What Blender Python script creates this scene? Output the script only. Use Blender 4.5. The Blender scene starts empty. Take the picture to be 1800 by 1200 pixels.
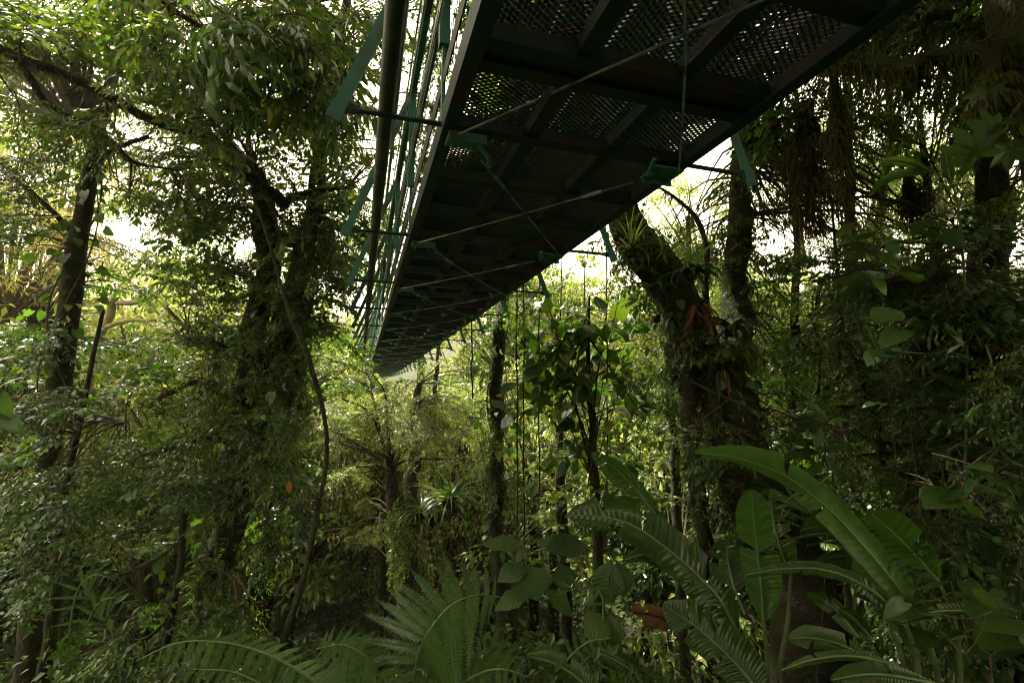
import bpy, math, random
import numpy as np
from math import sin, cos, pi, radians, sqrt
from mathutils import Matrix, Vector

SC = bpy.context.scene
C = SC.collection
RNG = np.random.default_rng(7)
random.seed(7)

# ------------------------------------------------------------------ camera
F = 860.0                        # focal length in pixels of the 1800 px wide picture
YAW, PITCH = -radians(17.2), radians(7.0)
cam_d = bpy.data.cameras.new('camera')
cam_d.sensor_width = 36.0
cam_d.lens = F / 1800 * 36
cam_d.clip_start = 0.05
cam_d.clip_end = 2000
cam = bpy.data.objects.new('camera', cam_d)
C.objects.link(cam)
cam.rotation_euler = (pi / 2 + PITCH, 0, YAW)
SC.camera = cam
_a = pi / 2 + PITCH
_Rx = np.array([[1, 0, 0], [0, cos(_a), -sin(_a)], [0, sin(_a), cos(_a)]])
_Rz = np.array([[cos(YAW), -sin(YAW), 0], [sin(YAW), cos(YAW), 0], [0, 0, 1]])
CM = _Rz @ _Rx

def at(px, py, D):
    return CM @ np.array([(px - 900) / F * D, (600 - py) / F * D, -D])

# ------------------------------------------------------------------ sky and sun
SUN_AZ, SUN_EL = radians(-38), radians(50)       # azimuth from +Y, clockwise
w = bpy.data.worlds.new('World')
SC.world = w
w.use_nodes = True
nt = w.node_tree
for n in list(nt.nodes):
    nt.nodes.remove(n)
wo = nt.nodes.new('ShaderNodeOutputWorld')
bg = nt.nodes.new('ShaderNodeBackground')
sky = nt.nodes.new('ShaderNodeTexSky')
sky.sky_type = 'NISHITA'
sky.sun_disc = False
sky.sun_elevation = SUN_EL
sky.sun_rotation = SUN_AZ
sky.dust_density = 4
sky.air_density = 1.0
mx = nt.nodes.new('ShaderNodeMix')
mx.data_type = 'RGBA'
mx.inputs[7].default_value = (13.6, 11.8, 7.9, 1)   # thin bright cloud, slightly warm
nz = nt.nodes.new('ShaderNodeTexNoise')
nz.inputs['Scale'].default_value = 2.5
nz.inputs['Detail'].default_value = 5
mr = nt.nodes.new('ShaderNodeMapRange')
mr.inputs[1].default_value = 0.3
mr.inputs[2].default_value = 0.7
mr.inputs[3].default_value = 0.72
mr.inputs[4].default_value = 0.98
nt.links.new(nz.outputs['Fac'], mr.inputs[0])
nt.links.new(mr.outputs[0], mx.inputs[0])
nt.links.new(sky.outputs[0], mx.inputs[6])
nt.links.new(mx.outputs[2], bg.inputs[0])
bg.inputs[1].default_value = 0.085
nt.links.new(bg.outputs[0], wo.inputs[0])

sl = bpy.data.lights.new('sun', 'SUN')
sl.energy = 5.0
sl.angle = radians(3)
sl.color = (1, 0.93, 0.78)
so = bpy.data.objects.new('sun', sl)
C.objects.link(so)
_sd = Vector((sin(SUN_AZ) * cos(SUN_EL), cos(SUN_AZ) * cos(SUN_EL), sin(SUN_EL)))
so.rotation_euler = _sd.to_track_quat('Z', 'Y').to_euler()
so.location = _sd * 60

SC.view_settings.view_transform = 'Standard'
SC.view_settings.look = 'None'
SC.view_settings.exposure = 2.2
SC.view_settings.gamma = 1
SC.view_settings.use_curve_mapping = False
SC.render.engine = 'CYCLES'
SC.cycles.max_bounces = 5
SC.cycles.diffuse_bounces = 3
SC.cycles.glossy_bounces = 2
SC.cycles.transmission_bounces = 3
SC.cycles.use_denoising = True
SC.cycles.filter_width = 1.1
SC.cycles.caustics_reflective = False
SC.cycles.caustics_refractive = False
SC.cycles.sample_clamp_indirect = 4

# ------------------------------------------------------------------ materials
def new_mat(name):
    m = bpy.data.materials.new(name)
    m.use_nodes = True
    t = m.node_tree
    for n in list(t.nodes):
        t.nodes.remove(n)
    return m, t, t.nodes.new('ShaderNodeOutputMaterial')

def leaf_mat(name, cols, trans, rough=0.38, tf=0.45, spec=0.5, vein=0.0, spots=0.0):
    """cols: list of (pos, rgb) over a per-leaf random value; trans: colour multiplier of light passing through."""
    m, t, out = new_mat(name)
    L = t.links.new
    at_ = t.nodes.new('ShaderNodeAttribute'); at_.attribute_name = 'tone'
    oi = t.nodes.new('ShaderNodeObjectInfo')
    ad = t.nodes.new('ShaderNodeMath'); ad.operation = 'MULTIPLY_ADD'
    ad.inputs[1].default_value = 1.0
    L(at_.outputs['Fac'], ad.inputs[0])
    L(oi.outputs['Random'], ad.inputs[2])
    fr = t.nodes.new('ShaderNodeMath'); fr.operation = 'PINGPONG'; fr.inputs[1].default_value = 1.0
    L(ad.outputs[0], fr.inputs[0])
    cr = t.nodes.new('ShaderNodeValToRGB')
    e = cr.color_ramp.elements
    while len(e) < len(cols):
        e.new(0.5)
    for k, (p, c) in enumerate(cols):
        e[k].position = p; e[k].color = (*c, 1)
    L(fr.outputs[0], cr.inputs[0])
    tc = t.nodes.new('ShaderNodeTexCoord')
    n1 = t.nodes.new('ShaderNodeTexNoise'); n1.inputs['Scale'].default_value = 9
    L(tc.outputs['Object'], n1.inputs[0])
    hs = t.nodes.new('ShaderNodeHueSaturation')
    m1 = t.nodes.new('ShaderNodeMapRange'); m1.inputs[3].default_value = 0.65; m1.inputs[4].default_value = 1.35
    L(n1.outputs['Fac'], m1.inputs[0]); L(m1.outputs[0], hs.inputs['Value'])
    L(cr.outputs[0], hs.inputs['Color'])
    if spots:
        n2 = t.nodes.new('ShaderNodeTexNoise'); n2.inputs['Scale'].default_value = 22; n2.inputs['Detail'].default_value = 8
        L(tc.outputs['Object'], n2.inputs[0])
        r2 = t.nodes.new('ShaderNodeMapRange'); r2.inputs[1].default_value = .60; r2.inputs[2].default_value = .68; r2.inputs[4].default_value = spots
        L(n2.outputs['Fac'], r2.inputs[0])
        m2 = t.nodes.new('ShaderNodeMix'); m2.data_type = 'RGBA'; m2.inputs[7].default_value = (.09, .075, .02, 1)
        L(r2.outputs[0], m2.inputs[0]); L(hs.outputs[0], m2.inputs[6])
        class _H: outputs = [m2.outputs[2]]
        hs = _H
    pb = t.nodes.new('ShaderNodeBsdfPrincipled')
    pb.inputs['Roughness'].default_value = rough
    pb.inputs['Specular IOR Level'].default_value = spec
    L(hs.outputs[0], pb.inputs['Base Color'])
    tr = t.nodes.new('ShaderNodeBsdfTranslucent')
    mc = t.nodes.new('ShaderNodeMix'); mc.data_type = 'RGBA'; mc.blend_type = 'MULTIPLY'
    mc.inputs[0].default_value = 1
    mc.inputs[7].default_value = (*trans, 1)
    L(hs.outputs[0], mc.inputs[6]); L(mc.outputs[2], tr.inputs[0])
    ms = t.nodes.new('ShaderNodeMixShader'); ms.inputs[0].default_value = tf
    L(pb.outputs[0], ms.inputs[1]); L(tr.outputs[0], ms.inputs[2]); L(ms.outputs[0], out.inputs[0])
    if vein:
        wv = t.nodes.new('ShaderNodeAttribute'); wv.attribute_name = 'vein'
        bp = t.nodes.new('ShaderNodeBump'); bp.inputs['Strength'].default_value = vein
        bp.inputs['Distance'].default_value = 0.004
        sn = t.nodes.new('ShaderNodeMath'); sn.operation = 'SINE'
        L(wv.outputs['Fac'], sn.inputs[0]); L(sn.outputs[0], bp.inputs['Height'])
        L(bp.outputs[0], pb.inputs['Normal'])
    return m

def solid_mat(name, c1, c2, rough=0.8, scale=6.0, bump=0.5, dist=0.02, moss=None, moss_amt=0.5, metallic=0, spec=0.3):
    m, t, out = new_mat(name)
    L = t.links.new
    tc = t.nodes.new('ShaderNodeTexCoord')
    n1 = t.nodes.new('ShaderNodeTexNoise'); n1.inputs['Scale'].default_value = scale; n1.inputs['Detail'].default_value = 6
    L(tc.outputs['Object'], n1.inputs[0])
    cr = t.nodes.new('ShaderNodeValToRGB')
    cr.color_ramp.elements[0].position = 0.32; cr.color_ramp.elements[0].color = (*c1, 1)
    cr.color_ramp.elements[1].position = 0.68; cr.color_ramp.elements[1].color = (*c2, 1)
    L(n1.outputs['Fac'], cr.inputs[0])
    col = cr.outputs[0]
    if moss:
        n2 = t.nodes.new('ShaderNodeTexNoise'); n2.inputs['Scale'].default_value = scale * 0.55; n2.inputs['Detail'].default_value = 8
        L(tc.outputs['Object'], n2.inputs[0])
        r2 = t.nodes.new('ShaderNodeValToRGB')
        r2.color_ramp.elements[0].position = 0.62 - moss_amt * 0.3; r2.color_ramp.elements[1].position = 0.72 - moss_amt * 0.3
        L(n2.outputs['Fac'], r2.inputs[0])
        mm = t.nodes.new('ShaderNodeMix'); mm.data_type = 'RGBA'
        mm.inputs[7].default_value = (*moss, 1)
        L(r2.outputs[0], mm.inputs[0]); L(col, mm.inputs[6]); col = mm.outputs[2]
    pb = t.nodes.new('ShaderNodeBsdfPrincipled')
    pb.inputs['Roughness'].default_value = rough
    pb.inputs['Metallic'].default_value = metallic
    pb.inputs['Specular IOR Level'].default_value = spec
    L(col, pb.inputs['Base Color'])
    if bump:
        n3 = t.nodes.new('ShaderNodeTexNoise'); n3.inputs['Scale'].default_value = scale * 4; n3.inputs['Detail'].default_value = 6
        L(tc.outputs['Object'], n3.inputs[0])
        bp = t.nodes.new('ShaderNodeBump'); bp.inputs['Strength'].default_value = bump; bp.inputs['Distance'].default_value = dist
        L(n3.outputs['Fac'], bp.inputs['Height']); L(bp.outputs[0], pb.inputs['Normal'])
    L(pb.outputs[0], out.inputs[0])
    return m

M = {}
M['leaf_mid'] = leaf_mat('leaf_green', [(0, (.018, .044, .007)), (.45, (.042, .084, .011)), (.85, (.075, .115, .014)), (1, (.11, .125, .018))], (2.4, 2.4, .9), tf=.36, rough=.38, spec=.4)
M['leaf_dark'] = leaf_mat('leaf_dark_green', [(0, (.010, .030, .007)), (.6, (.024, .054, .010)), (1, (.050, .08, .014))], (2.2, 2.4, 1.0), tf=.28, rough=.4, spec=.35)
M['leaf_light'] = leaf_mat('leaf_yellow_green', [(0, (.035, .07, .014)), (.5, (.10, .14, .035)), (.85, (.18, .21, .065)), (1, (.25, .25, .10))], (2.2, 2.2, 1.1), tf=.40, rough=.33, spec=.5)  # yellow-green leaf; colours raised to stand in for sun on far foliage
M['leaf_gold'] = leaf_mat('leaf_golden', [(0, (.09, .11, .03)), (.5, (.16, .17, .05)), (1, (.23, .20, .07))], (2.0, 1.9, 1.0), tf=.45)
M['leaf_glossy'] = leaf_mat('leaf_glossy_dark', [(0, (.016, .042, .010)), (.6, (.032, .070, .014)), (1, (.055, .10, .02))], (2.6, 3.0, 1.0), rough=.32, tf=.32, spec=.45, spots=.6)
M['leaf_big'] = leaf_mat('leaf_broad', [(0, (.020, .052, .010)), (.7, (.034, .075, .013)), (1, (.055, .095, .018))], (2.4, 2.5, .9), rough=.42, tf=.36, spec=.4, vein=.25, spots=.6)
M['banana'] = leaf_mat('banana_leaf', [(0, (.020, .045, .009)), (1, (.036, .068, .012))], (2.0, 3.0, 1.0), rough=.3, tf=.38, spec=.5, vein=.35, spots=.7)
M['banana_fresh'] = leaf_mat('banana_leaf_fresh', [(0, (.035, .095, .010)), (1, (.050, .12, .014))], (2.2, 2.4, .8), rough=.42, tf=.5, spec=.35, vein=.3, spots=.6)
M['midrib'] = leaf_mat('leaf_midrib', [(0, (.07, .12, .04)), (1, (.10, .15, .05))], (1.2, 1.2, 1), tf=.1)
M['dead'] = leaf_mat('leaf_dead_brown', [(0, (.030, .014, .007)), (.6, (.075, .036, .017)), (1, (.15, .08, .04))], (1.6, 1.4, 1.0), rough=.7, tf=.3, spec=.2)
M['yellowing'] = leaf_mat('leaf_yellowing', [(0, (.025, .065, .010)), (1, (.05, .09, .013))], (2.2, 2.4, .9), tf=.45)
M['orange'] = leaf_mat('leaf_orange', [(0, (.26, .11, .02)), (1, (.30, .14, .03))], (1.6, 1.4, .8), tf=.45)
M['moss'] = leaf_mat('moss', [(0, (.025, .038, .008)), (.5, (.052, .062, .014)), (1, (.09, .09, .025))], (2.2, 2.2, 1.2), rough=.85, tf=.35, spec=.1)
M['moss_brown'] = leaf_mat('moss_brown', [(0, (.014, .012, .005)), (.5, (.030, .025, .010)), (1, (.055, .045, .018))], (1.8, 1.6, 1.2), rough=.9, tf=.25, spec=.1)
M['fern'] = leaf_mat('fern_green', [(0, (.026, .062, .012)), (.5, (.042, .085, .018)), (1, (.06, .11, .024))], (2.2, 2.8, 1.4), rough=.5, tf=.4, spec=.3)
M['bark'] = solid_mat('bark', (.009, .007, .004), (.028, .021, .011), .9, 7, 1.0, .03, (.022, .030, .007), .5)
M['bark_moss'] = solid_mat('bark_mossy', (.010, .009, .004), (.030, .025, .011), .95, 11, 1.0, .03, (.036, .042, .010), .75)
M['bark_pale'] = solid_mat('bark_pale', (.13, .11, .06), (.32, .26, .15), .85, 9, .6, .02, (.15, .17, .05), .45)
M['twig'] = solid_mat('twig_bark', (.03, .024, .013), (.08, .065, .035), .9, 12, 0)
M['stem'] = solid_mat('green_stem', (.04, .06, .02), (.09, .11, .04), .6, 12, .2)
M['soil'] = solid_mat('forest_floor', (.02, .016, .010), (.06, .05, .025), .95, 1.5, .8, .1, (.03, .045, .012), .6)
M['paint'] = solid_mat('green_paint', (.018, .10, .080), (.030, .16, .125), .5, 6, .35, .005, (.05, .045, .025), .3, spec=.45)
M['paint_shaded'] = solid_mat('dark_green_paint', (.004, .016, .012), (.008, .028, .020), .6, 7, .5, .006, (.022, .013, .006), .4, spec=.3)  # same green paint with underside shade put into its colour, plus rust patches
M['steel'] = solid_mat('galvanised_steel', (.14, .17, .15), (.26, .28, .25), .45, 14, .2, .002, (.05, .06, .03), .2, metallic=.6, spec=.5)
M['grate'] = solid_mat('grating_paint_shaded', (.004, .014, .010), (.009, .028, .018), .5, 9, 0, .002, (.04, .03, .015), .3, spec=.5)  # deck mesh paint, darkened in colour for the shade under the bridge
M['rubber'] = solid_mat('dark_pipe', (.010, .016, .010), (.024, .032, .020), .6, 10, .3, .003, (.06, .06, .03), .3)

# ------------------------------------------------------------------ mesh helpers
class Geo:
    def __init__(self):
        self.V = []; self.T = []; self.Q = []; self.tm = []; self.qm = []; self.tone = []; self.vein = []; self.n = 0
    def add(self, V, T=None, Q=None, mat=0, tone=0.0, vein=None):
        V = np.asarray(V, float).reshape(-1, 3)
        if T is not None and len(T):
            T = np.asarray(T, int).reshape(-1, 3); self.T.append(T + self.n); self.tm.append(np.full(len(T), mat))
        if Q is not None and len(Q):
            Q = np.asarray(Q, int).reshape(-1, 4); self.Q.append(Q + self.n); self.qm.append(np.full(len(Q), mat))
        self.V.append(V)
        self.tone.append(np.broadcast_to(np.asarray(tone, float), (len(V),)).copy())
        self.vein.append(np.zeros(len(V)) if vein is None else np.asarray(vein, float))
        self.n += len(V)
        return self
    def scatter(self, tpl, R, P, S, mat=0, tone=None):
        """tpl=(V,T,Q); R (n,3,3) columns = axes, P (n,3), S (n,) or (n,3)."""
        V, T, Q = tpl
        n = len(P); k = len(V)
        if n == 0: return self
        S = np.asarray(S, float)
        if S.ndim == 1: S = np.repeat(S[:, None], 3, 1)
        W = np.einsum('nij,nkj->nki', R, V[None] * S[:, None, :]) + P[:, None, :]
        off = (np.arange(n) * k)[:, None, None]
        if tone is None: tone = RNG.random(n)
        self.add(W.reshape(-1, 3), None if T is None else (T[None] + off).reshape(-1, 3),
                 None if Q is None else (Q[None] + off).reshape(-1, 4), mat, np.repeat(tone, k))
        return self
    def box(self, c, s, mat=0, R=None):
        x, y, z = np.array(s) / 2
        V = np.array([[a, b, d] for a in (-x, x) for b in (-y, y) for d in (-z, z)], float)
        if R is not None: V = V @ np.asarray(R).T
        return self.add(V + np.array(c), Q=[[0, 1, 3, 2], [4, 6, 7, 5], [0, 4, 5, 1], [2, 3, 7, 6], [0, 2, 6, 4], [1, 5, 7, 3]], mat=mat)
    def tube(self, P, r, sides=6, mat=0, wob=0.0, tone=0.0):
        P = np.asarray(P, float); n = len(P)
        r = np.broadcast_to(np.asarray(r, float), (n,))
        Tn = np.gradient(P, axis=0); Tn /= np.linalg.norm(Tn, axis=1)[:, None] + 1e-9
        up = np.array([0.31, 0.95, 0.1]) if abs(Tn[0][2]) > .8 else np.array([0, 0, 1.0])
        A = np.cross(Tn, up); A /= np.linalg.norm(A, axis=1)[:, None] + 1e-9
        B = np.cross(Tn, A)
        th = np.linspace(0, 2 * pi, sides, endpoint=False)
        rr = np.repeat(r[:, None], sides, 1)
        if wob:
            s = np.arange(n)[:, None] * .8
            ph = RNG.random(4) * 6.28
            rr = rr * (1 + wob * (np.sin(th * 3 + ph[0] + s * .35) * .5 + np.sin(th * 2 - s * .7 + ph[1]) * .4 + np.sin(th * 5 + s * 1.7 + ph[2]) * .3 + (RNG.random((n, sides)) - .5) * .5))
        V = P[:, None, :] + rr[..., None] * (np.cos(th)[None, :, None] * A[:, None, :] + np.sin(th)[None, :, None] * B[:, None, :])
        i = np.arange(n - 1)[:, None] * sides; j = np.arange(sides)[None]; j2 = (j + 1) % sides
        Q = np.stack([i + j, i + j2, i + sides + j2, i + sides + j], -1).reshape(-1, 4)
        T = [[0, k + 1, k] for k in range(1, sides - 1)] + [[(n - 1) * sides, (n - 1) * sides + k, (n - 1) * sides + k + 1] for k in range(1, sides - 1)]
        return self.add(V.reshape(-1, 3), T, Q, mat, tone)
    def mesh(self, name, mats, smooth=False):
        V = np.concatenate(self.V)
        T = np.concatenate(self.T) if self.T else np.zeros((0, 3), int)
        Q = np.concatenate(self.Q) if self.Q else np.zeros((0, 4), int)
        me = bpy.data.meshes.new(name)
        me.vertices.add(len(V)); me.vertices.foreach_set('co', V.astype(np.float32).ravel())
        me.loops.add(T.size + Q.size)
        me.loops.foreach_set('vertex_index', np.concatenate([T.ravel(), Q.ravel()]).astype(np.int32))
        nT, nQ = len(T), len(Q)
        me.polygons.add(nT + nQ)
        me.polygons.foreach_set('loop_start', np.concatenate([np.arange(nT) * 3, nT * 3 + np.arange(nQ) * 4]).astype(np.int32))
        mi = np.concatenate((self.tm or []) + [np.zeros(0)] + (self.qm or []) + [np.zeros(0)]).astype(np.int32)
        me.polygons.foreach_set('material_index', mi)
        me.polygons.foreach_set('use_smooth', np.full(nT + nQ, smooth))
        me.update(calc_edges=True)
        a = me.attributes.new('tone', 'FLOAT', 'POINT'); a.data.foreach_set('value', np.concatenate(self.tone).astype(np.float32))
        vn = np.concatenate(self.vein)
        if vn.any():
            a = me.attributes.new('vein', 'FLOAT', 'POINT'); a.data.foreach_set('value', vn.astype(np.float32))
        for m in mats: me.materials.append(M[m])
        return me

def thing(name, label, cat, loc=(0, 0, 0), group=None):
    o = bpy.data.objects.new(name, None)
    o.location = tuple(float(v) for v in loc); o.empty_display_size = .1
    C.objects.link(o); o['label'] = label; o['category'] = cat
    if group: o['group'] = group
    return o

def put(name, me, parent=None, loc=(0, 0, 0), R=None, scale=1.0, world=True):
    """link a mesh object; loc is in world space and is made relative to the (unrotated) parent thing."""
    o = bpy.data.objects.new(name, me)
    loc = np.array(loc, float)
    if parent is not None:
        o.parent = parent
        if world: loc = loc - np.array(parent.location)
    if R is not None:
        m = Matrix([list(map(float, r)) for r in R]).to_4x4()
        o.rotation_mode = 'QUATERNION'; o.rotation_quaternion = m.to_quaternion()
    o.location = tuple(float(v) for v in loc)
    o.scale = (scale,) * 3 if np.isscalar(scale) else tuple(scale)
    C.objects.link(o)
    return o

def part(name, geo, mats, parent, smooth=False, stuff=False, label=None):
    """a mesh given in world coordinates, hung under its thing."""
    me = geo.mesh(name, mats, smooth)
    o = bpy.data.objects.new(name, me)
    o.parent = parent
    o.location = tuple(-v for v in parent.location)
    C.objects.link(o)
    if stuff: o['kind'] = 'stuff'
    if label: o['label'] = label
    return o

def solo(name, geo, mats, label, cat, smooth=False, kind=None, group=None, base=None):
    V = np.concatenate(geo.V)
    if base is None:
        base = V[V[:, 2].argmin()]
    geo.V = [v - base for v in geo.V]
    o = bpy.data.objects.new(name, geo.mesh(name, mats, smooth))
    o.location = tuple(float(v) for v in base)
    C.objects.link(o)
    if label: o['label'] = label
    if cat: o['category'] = cat
    if kind: o['kind'] = kind
    if group: o['group'] = group
    return o

def norm(v): v = np.asarray(v, float); return v / (np.linalg.norm(v, axis=-1, keepdims=True) + 1e-9)

def frames(d, up):
    """rotation matrices with x along d and z near up; (n,3) each."""
    d = norm(d); y = norm(np.cross(up, d)); z = np.cross(d, y)
    return np.stack([d, y, z], -1)

def spline(P, n):
    P = np.asarray(P, float)
    if len(P) < 3:
        t = np.linspace(0, 1, n)[:, None]; return P[0] * (1 - t) + P[-1] * t
    Q = np.vstack([2 * P[0] - P[1], P, 2 * P[-1] - P[-2]])
    out = []
    ts = np.linspace(0, len(P) - 1 - 1e-6, n)
    for t in ts:
        i = int(t); u = t - i
        a, b, c, d = Q[i:i + 4]
        out.append(.5 * ((2 * b) + (c - a) * u + (2 * a - 5 * b + 4 * c - d) * u * u + (3 * b - 3 * c + d - a) * u ** 3))
    return np.array(out)

def rnd(a, b, n=None): return RNG.uniform(a, b, n)

# ------------------------------------------------------------------ terrain
fx, fy = sin(-YAW), cos(-YAW)            # camera's forward on the ground
def smooth(x, a, b):
    t = np.clip((x - a) / (b - a), 0, 1); return t * t * (3 - 2 * t)
def ground(x, y):
    v = x * fx + y * fy; u = x * fy - y * fx
    z = -1.62 - 5.6 * smooth(v, 1.0, 11) + np.maximum(0, v - 17) * .27
    z = z - .35 * smooth(-u, 1, 8) * smooth(v, 0, 6) + .10 * np.maximum(0, -u - 6) * smooth(v, 12, 30)
    z = z + np.maximum(0, u - 3.0) * .16 * smooth(v, -1, 4)
    z = z + .22 * np.sin(x * .9 + 1) * np.sin(y * .7) + .6 * np.sin(x * .13) * np.sin(y * .11 + 2) * smooth(v, 8, 25)
    r = np.sqrt(x * x + y * y)
    return np.where(r > 80, z * (1 - smooth(r, 80, 260)) + 8 * smooth(r, 80, 260), z)

g = Geo()
rad = np.concatenate([np.linspace(0, 30, 61), np.geomspace(31, 900, 40)])
th = np.linspace(0, 2 * pi, 120, endpoint=False)
X = rad[:, None] * np.cos(th); Y = rad[:, None] * np.sin(th)
V = np.stack([X, Y, ground(X, Y)], -1).reshape(-1, 3)
i = np.arange(len(rad) - 1)[:, None] * 120; j = np.arange(120)[None]; j2 = (j + 1) % 120
g.add(V, Q=np.stack([i + j, i + 120 + j, i + 120 + j2, i + j2], -1).reshape(-1, 4))
gr = bpy.data.objects.new('ground', g.mesh('ground', ['soil'], True)); C.objects.link(gr); gr['kind'] = 'structure'
gr['label'] = 'dark forest floor falling into a ravine'

# ------------------------------------------------------------------ the hanging bridge
B = 1.2                         # deck height over the camera
XL, XR = .30, 1.50
Y0, DY = 1.98, 1.48
NB = 23
def zb(y): return 1.2 + .0008 * max(0, y - 9) ** 2
bridge = thing('hanging_bridge', 'long green steel hanging footbridge seen from below, running away through the forest', 'bridge', (XL, Y0, B))
ys = [Y0 + DY * k for k in range(-3, NB)]
def along(x, dz, y0=ys[0], y1=ys[-1] + DY, n=60):
    return [(x, y, zb(y) + dz) for y in np.linspace(y0, y1, n)]
def bar(path, w_, h_, mat, name, label=None):
    """rectangular beam swept along a path that runs in y"""
    P = np.array(path); n = len(P)
    c = np.array([[-w_, 0, -h_], [w_, 0, -h_], [w_, 0, h_], [-w_, 0, h_]]) / 2
    V = (P[:, None] + c[None]).reshape(-1, 3)
    i = np.arange(n - 1)[:, None] * 4; j = np.arange(4)[None]; j2 = (j + 1) % 4
    g = Geo().add(V, Q=np.concatenate([np.stack([i + j, i + j2, i + 4 + j2, i + 4 + j], -1).reshape(-1, 4), [[3, 2, 1, 0], [4 * n - 4, 4 * n - 3, 4 * n - 2, 4 * n - 1]]]))
    return part(name, g, [mat], bridge, label=label)
for x in (XL, XR):
    s = 1 if x == XL else -1
    # C-shaped side beam: web plus two flanges
    bar(along(x, 0), .012, .11, 'paint_shaded', 'side_beam')
    bar(along(x + s * .030, -.052), .048, .010, 'paint_shaded', 'beam_flange')
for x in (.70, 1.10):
    bar(along(x, .010), .062, .055, 'paint_shaded', 'stringer')
tm = Geo().box((0, 0, 0), (XR - XL - .02, .062, .055)).mesh('crossbeam', ['paint_shaded'])
tw = Geo().box((0, -.055, -.005), (XR - XL - .02, .06, .065)).box((0, .055, -.005), (XR - XL - .02, .06, .065)).box((0, 0, .01), (XR - XL - .02, .06, .05)).mesh('joint_crossbeam', ['paint_shaded'])
# expanded-metal panel: 0.4 x 0.493, tilted strands meeting in diamonds
g = Geo()
pw, pl = .40, DY / 3
rows = 42
cols = 11
for r in range(rows):
    yb = -pl / 2 + pl * (r + .5) / rows
    npt = cols * 4 + 1
    xs = np.linspace(-pw / 2, pw / 2, npt)
    ph = np.array([0, 1, 1, 0])[np.arange(npt) % 4] if r % 2 == 0 else np.array([1, 0, 0, 1])[np.arange(npt) % 4]
    yy = yb + (ph - .5) * pl / rows
    a = np.stack([xs, yy + .0030, np.full(npt, -.0042)], -1); b = np.stack([xs, yy - .0030, np.full(npt, .0042)], -1)
    i = np.arange(npt - 1)
    g.add(np.vstack([a, b]), Q=np.stack([i, i + 1, i + 1 + npt, i + npt], -1))
grate = g.mesh('grating_panel', ['grate'])
def bput(name, me, x, y, dz=0, parent=bridge, R=None):
    return put(name, me, parent, (x, y, zb(y) + dz), R)
# litter of fallen leaves caught on the deck
for k, y in enumerate(ys):
    for s in range(3):
        yy = y + s * DY / 3
        if k % 4 == 2 and s == 2:
            bput('joint_crossbeam', tw, (XL + XR) / 2, yy)
        else:
            bput('crossbeam', tm, (XL + XR) / 2, yy)
        if k < 22:
            for q in range(3):
                bput('grating_panel', grate, .50 + .40 * q, yy + DY / 6, .044)['kind'] = 'stuff'
g = Geo()
n = 900
yl = ys[0] + (RNG.random(n) ** 1.5) * 22
_t = (np.array([[0, 0, 0], [.42, .22, .04], [.42, -.22, .04], [1, 0, 0]]), None, np.array([[0, 2, 3, 1]]))
_d = RNG.normal(0, 1, (n, 3)) * [1, 1, .15]; _z = np.array([0, 0, 1.0]) + RNG.normal(0, .25, (n, 3))
_d = _d / np.linalg.norm(_d, axis=1)[:, None]; _y = np.cross(_z, _d); _y /= np.linalg.norm(_y, axis=1)[:, None]
_p = np.stack([XL + .03 + (XR - XL - .06) * RNG.random(n), yl, np.array([zb(q) for q in yl]) + .055], -1)
g.scatter(_t, np.stack([_d, _y, np.cross(_d, _y)], -1), _p, rnd(.04, .11, n), 0)
lt = bpy.data.objects.new('leaf_litter', g.mesh('leaf_litter', ['dead'])); C.objects.link(lt)
lt['kind'] = 'stuff'; lt['label'] = 'dead leaves lying on the mesh deck of the footbridge'; lt['category'] = 'leaf litter'
# outriggers, braces, posts, hooks and cross rods at every station
def paddle():
    g = Geo()
    g.tube([(0, 0, 0), (-.37, 0, 0)], .011, 6)
    g.box((-.40, 0, 0), (.075, .008, .042)); g.box((-.355, 0, 0), (.03, .016, .026))
    return g
outL = paddle().mesh('outrigger', ['paint_shaded'])
g = Geo()
def rot_x(a): return np.array([[1, 0, 0], [0, cos(a), -sin(a)], [0, sin(a), cos(a)]])
def rot_y(a): return np.array([[cos(a), 0, sin(a)], [0, 1, 0], [-sin(a), 0, cos(a)]])
RZ180 = np.diag([-1, -1, 1.0])
# brace: flat bar from the outrigger's end up and in to the top rail
bl = sqrt(.44 ** 2 + 1.14 ** 2); ba = math.atan2(.44, 1.14)
braceL = Geo().box((.22, 0, .57), (.052, .009, bl), R=rot_y(ba)).box((0, 0, .0), (.06, .012, .08), R=rot_y(ba)).mesh('brace', ['paint'])
postm = Geo().box((0, 0, .72), (.045, .045, .78)).tube([(0, 0, -.03), (0, 0, .36)], .010, 6).mesh('railing_post', ['paint'])
hook = Geo().box((.10, 0, -.03), (.16, .11, .012)).box((.10, -.058, -.045), (.16, .010, .04)).tube([(.16, 0, -.035), (.21, .03, -.07), (.24, .10, -.075), (.245, .14, -.05)], .012, 6)
for bx_ in (.05, .14):
    for by_ in (-.035, .035): hook.tube([(bx_, by_, -.055), (bx_, by_, -.036)], .009, 6)
hook = hook.mesh('bracket', ['paint'])
cl_g = Geo().box((0, 0, 0), (.03, .03, .05)).mesh('clamp', ['steel'])
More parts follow.
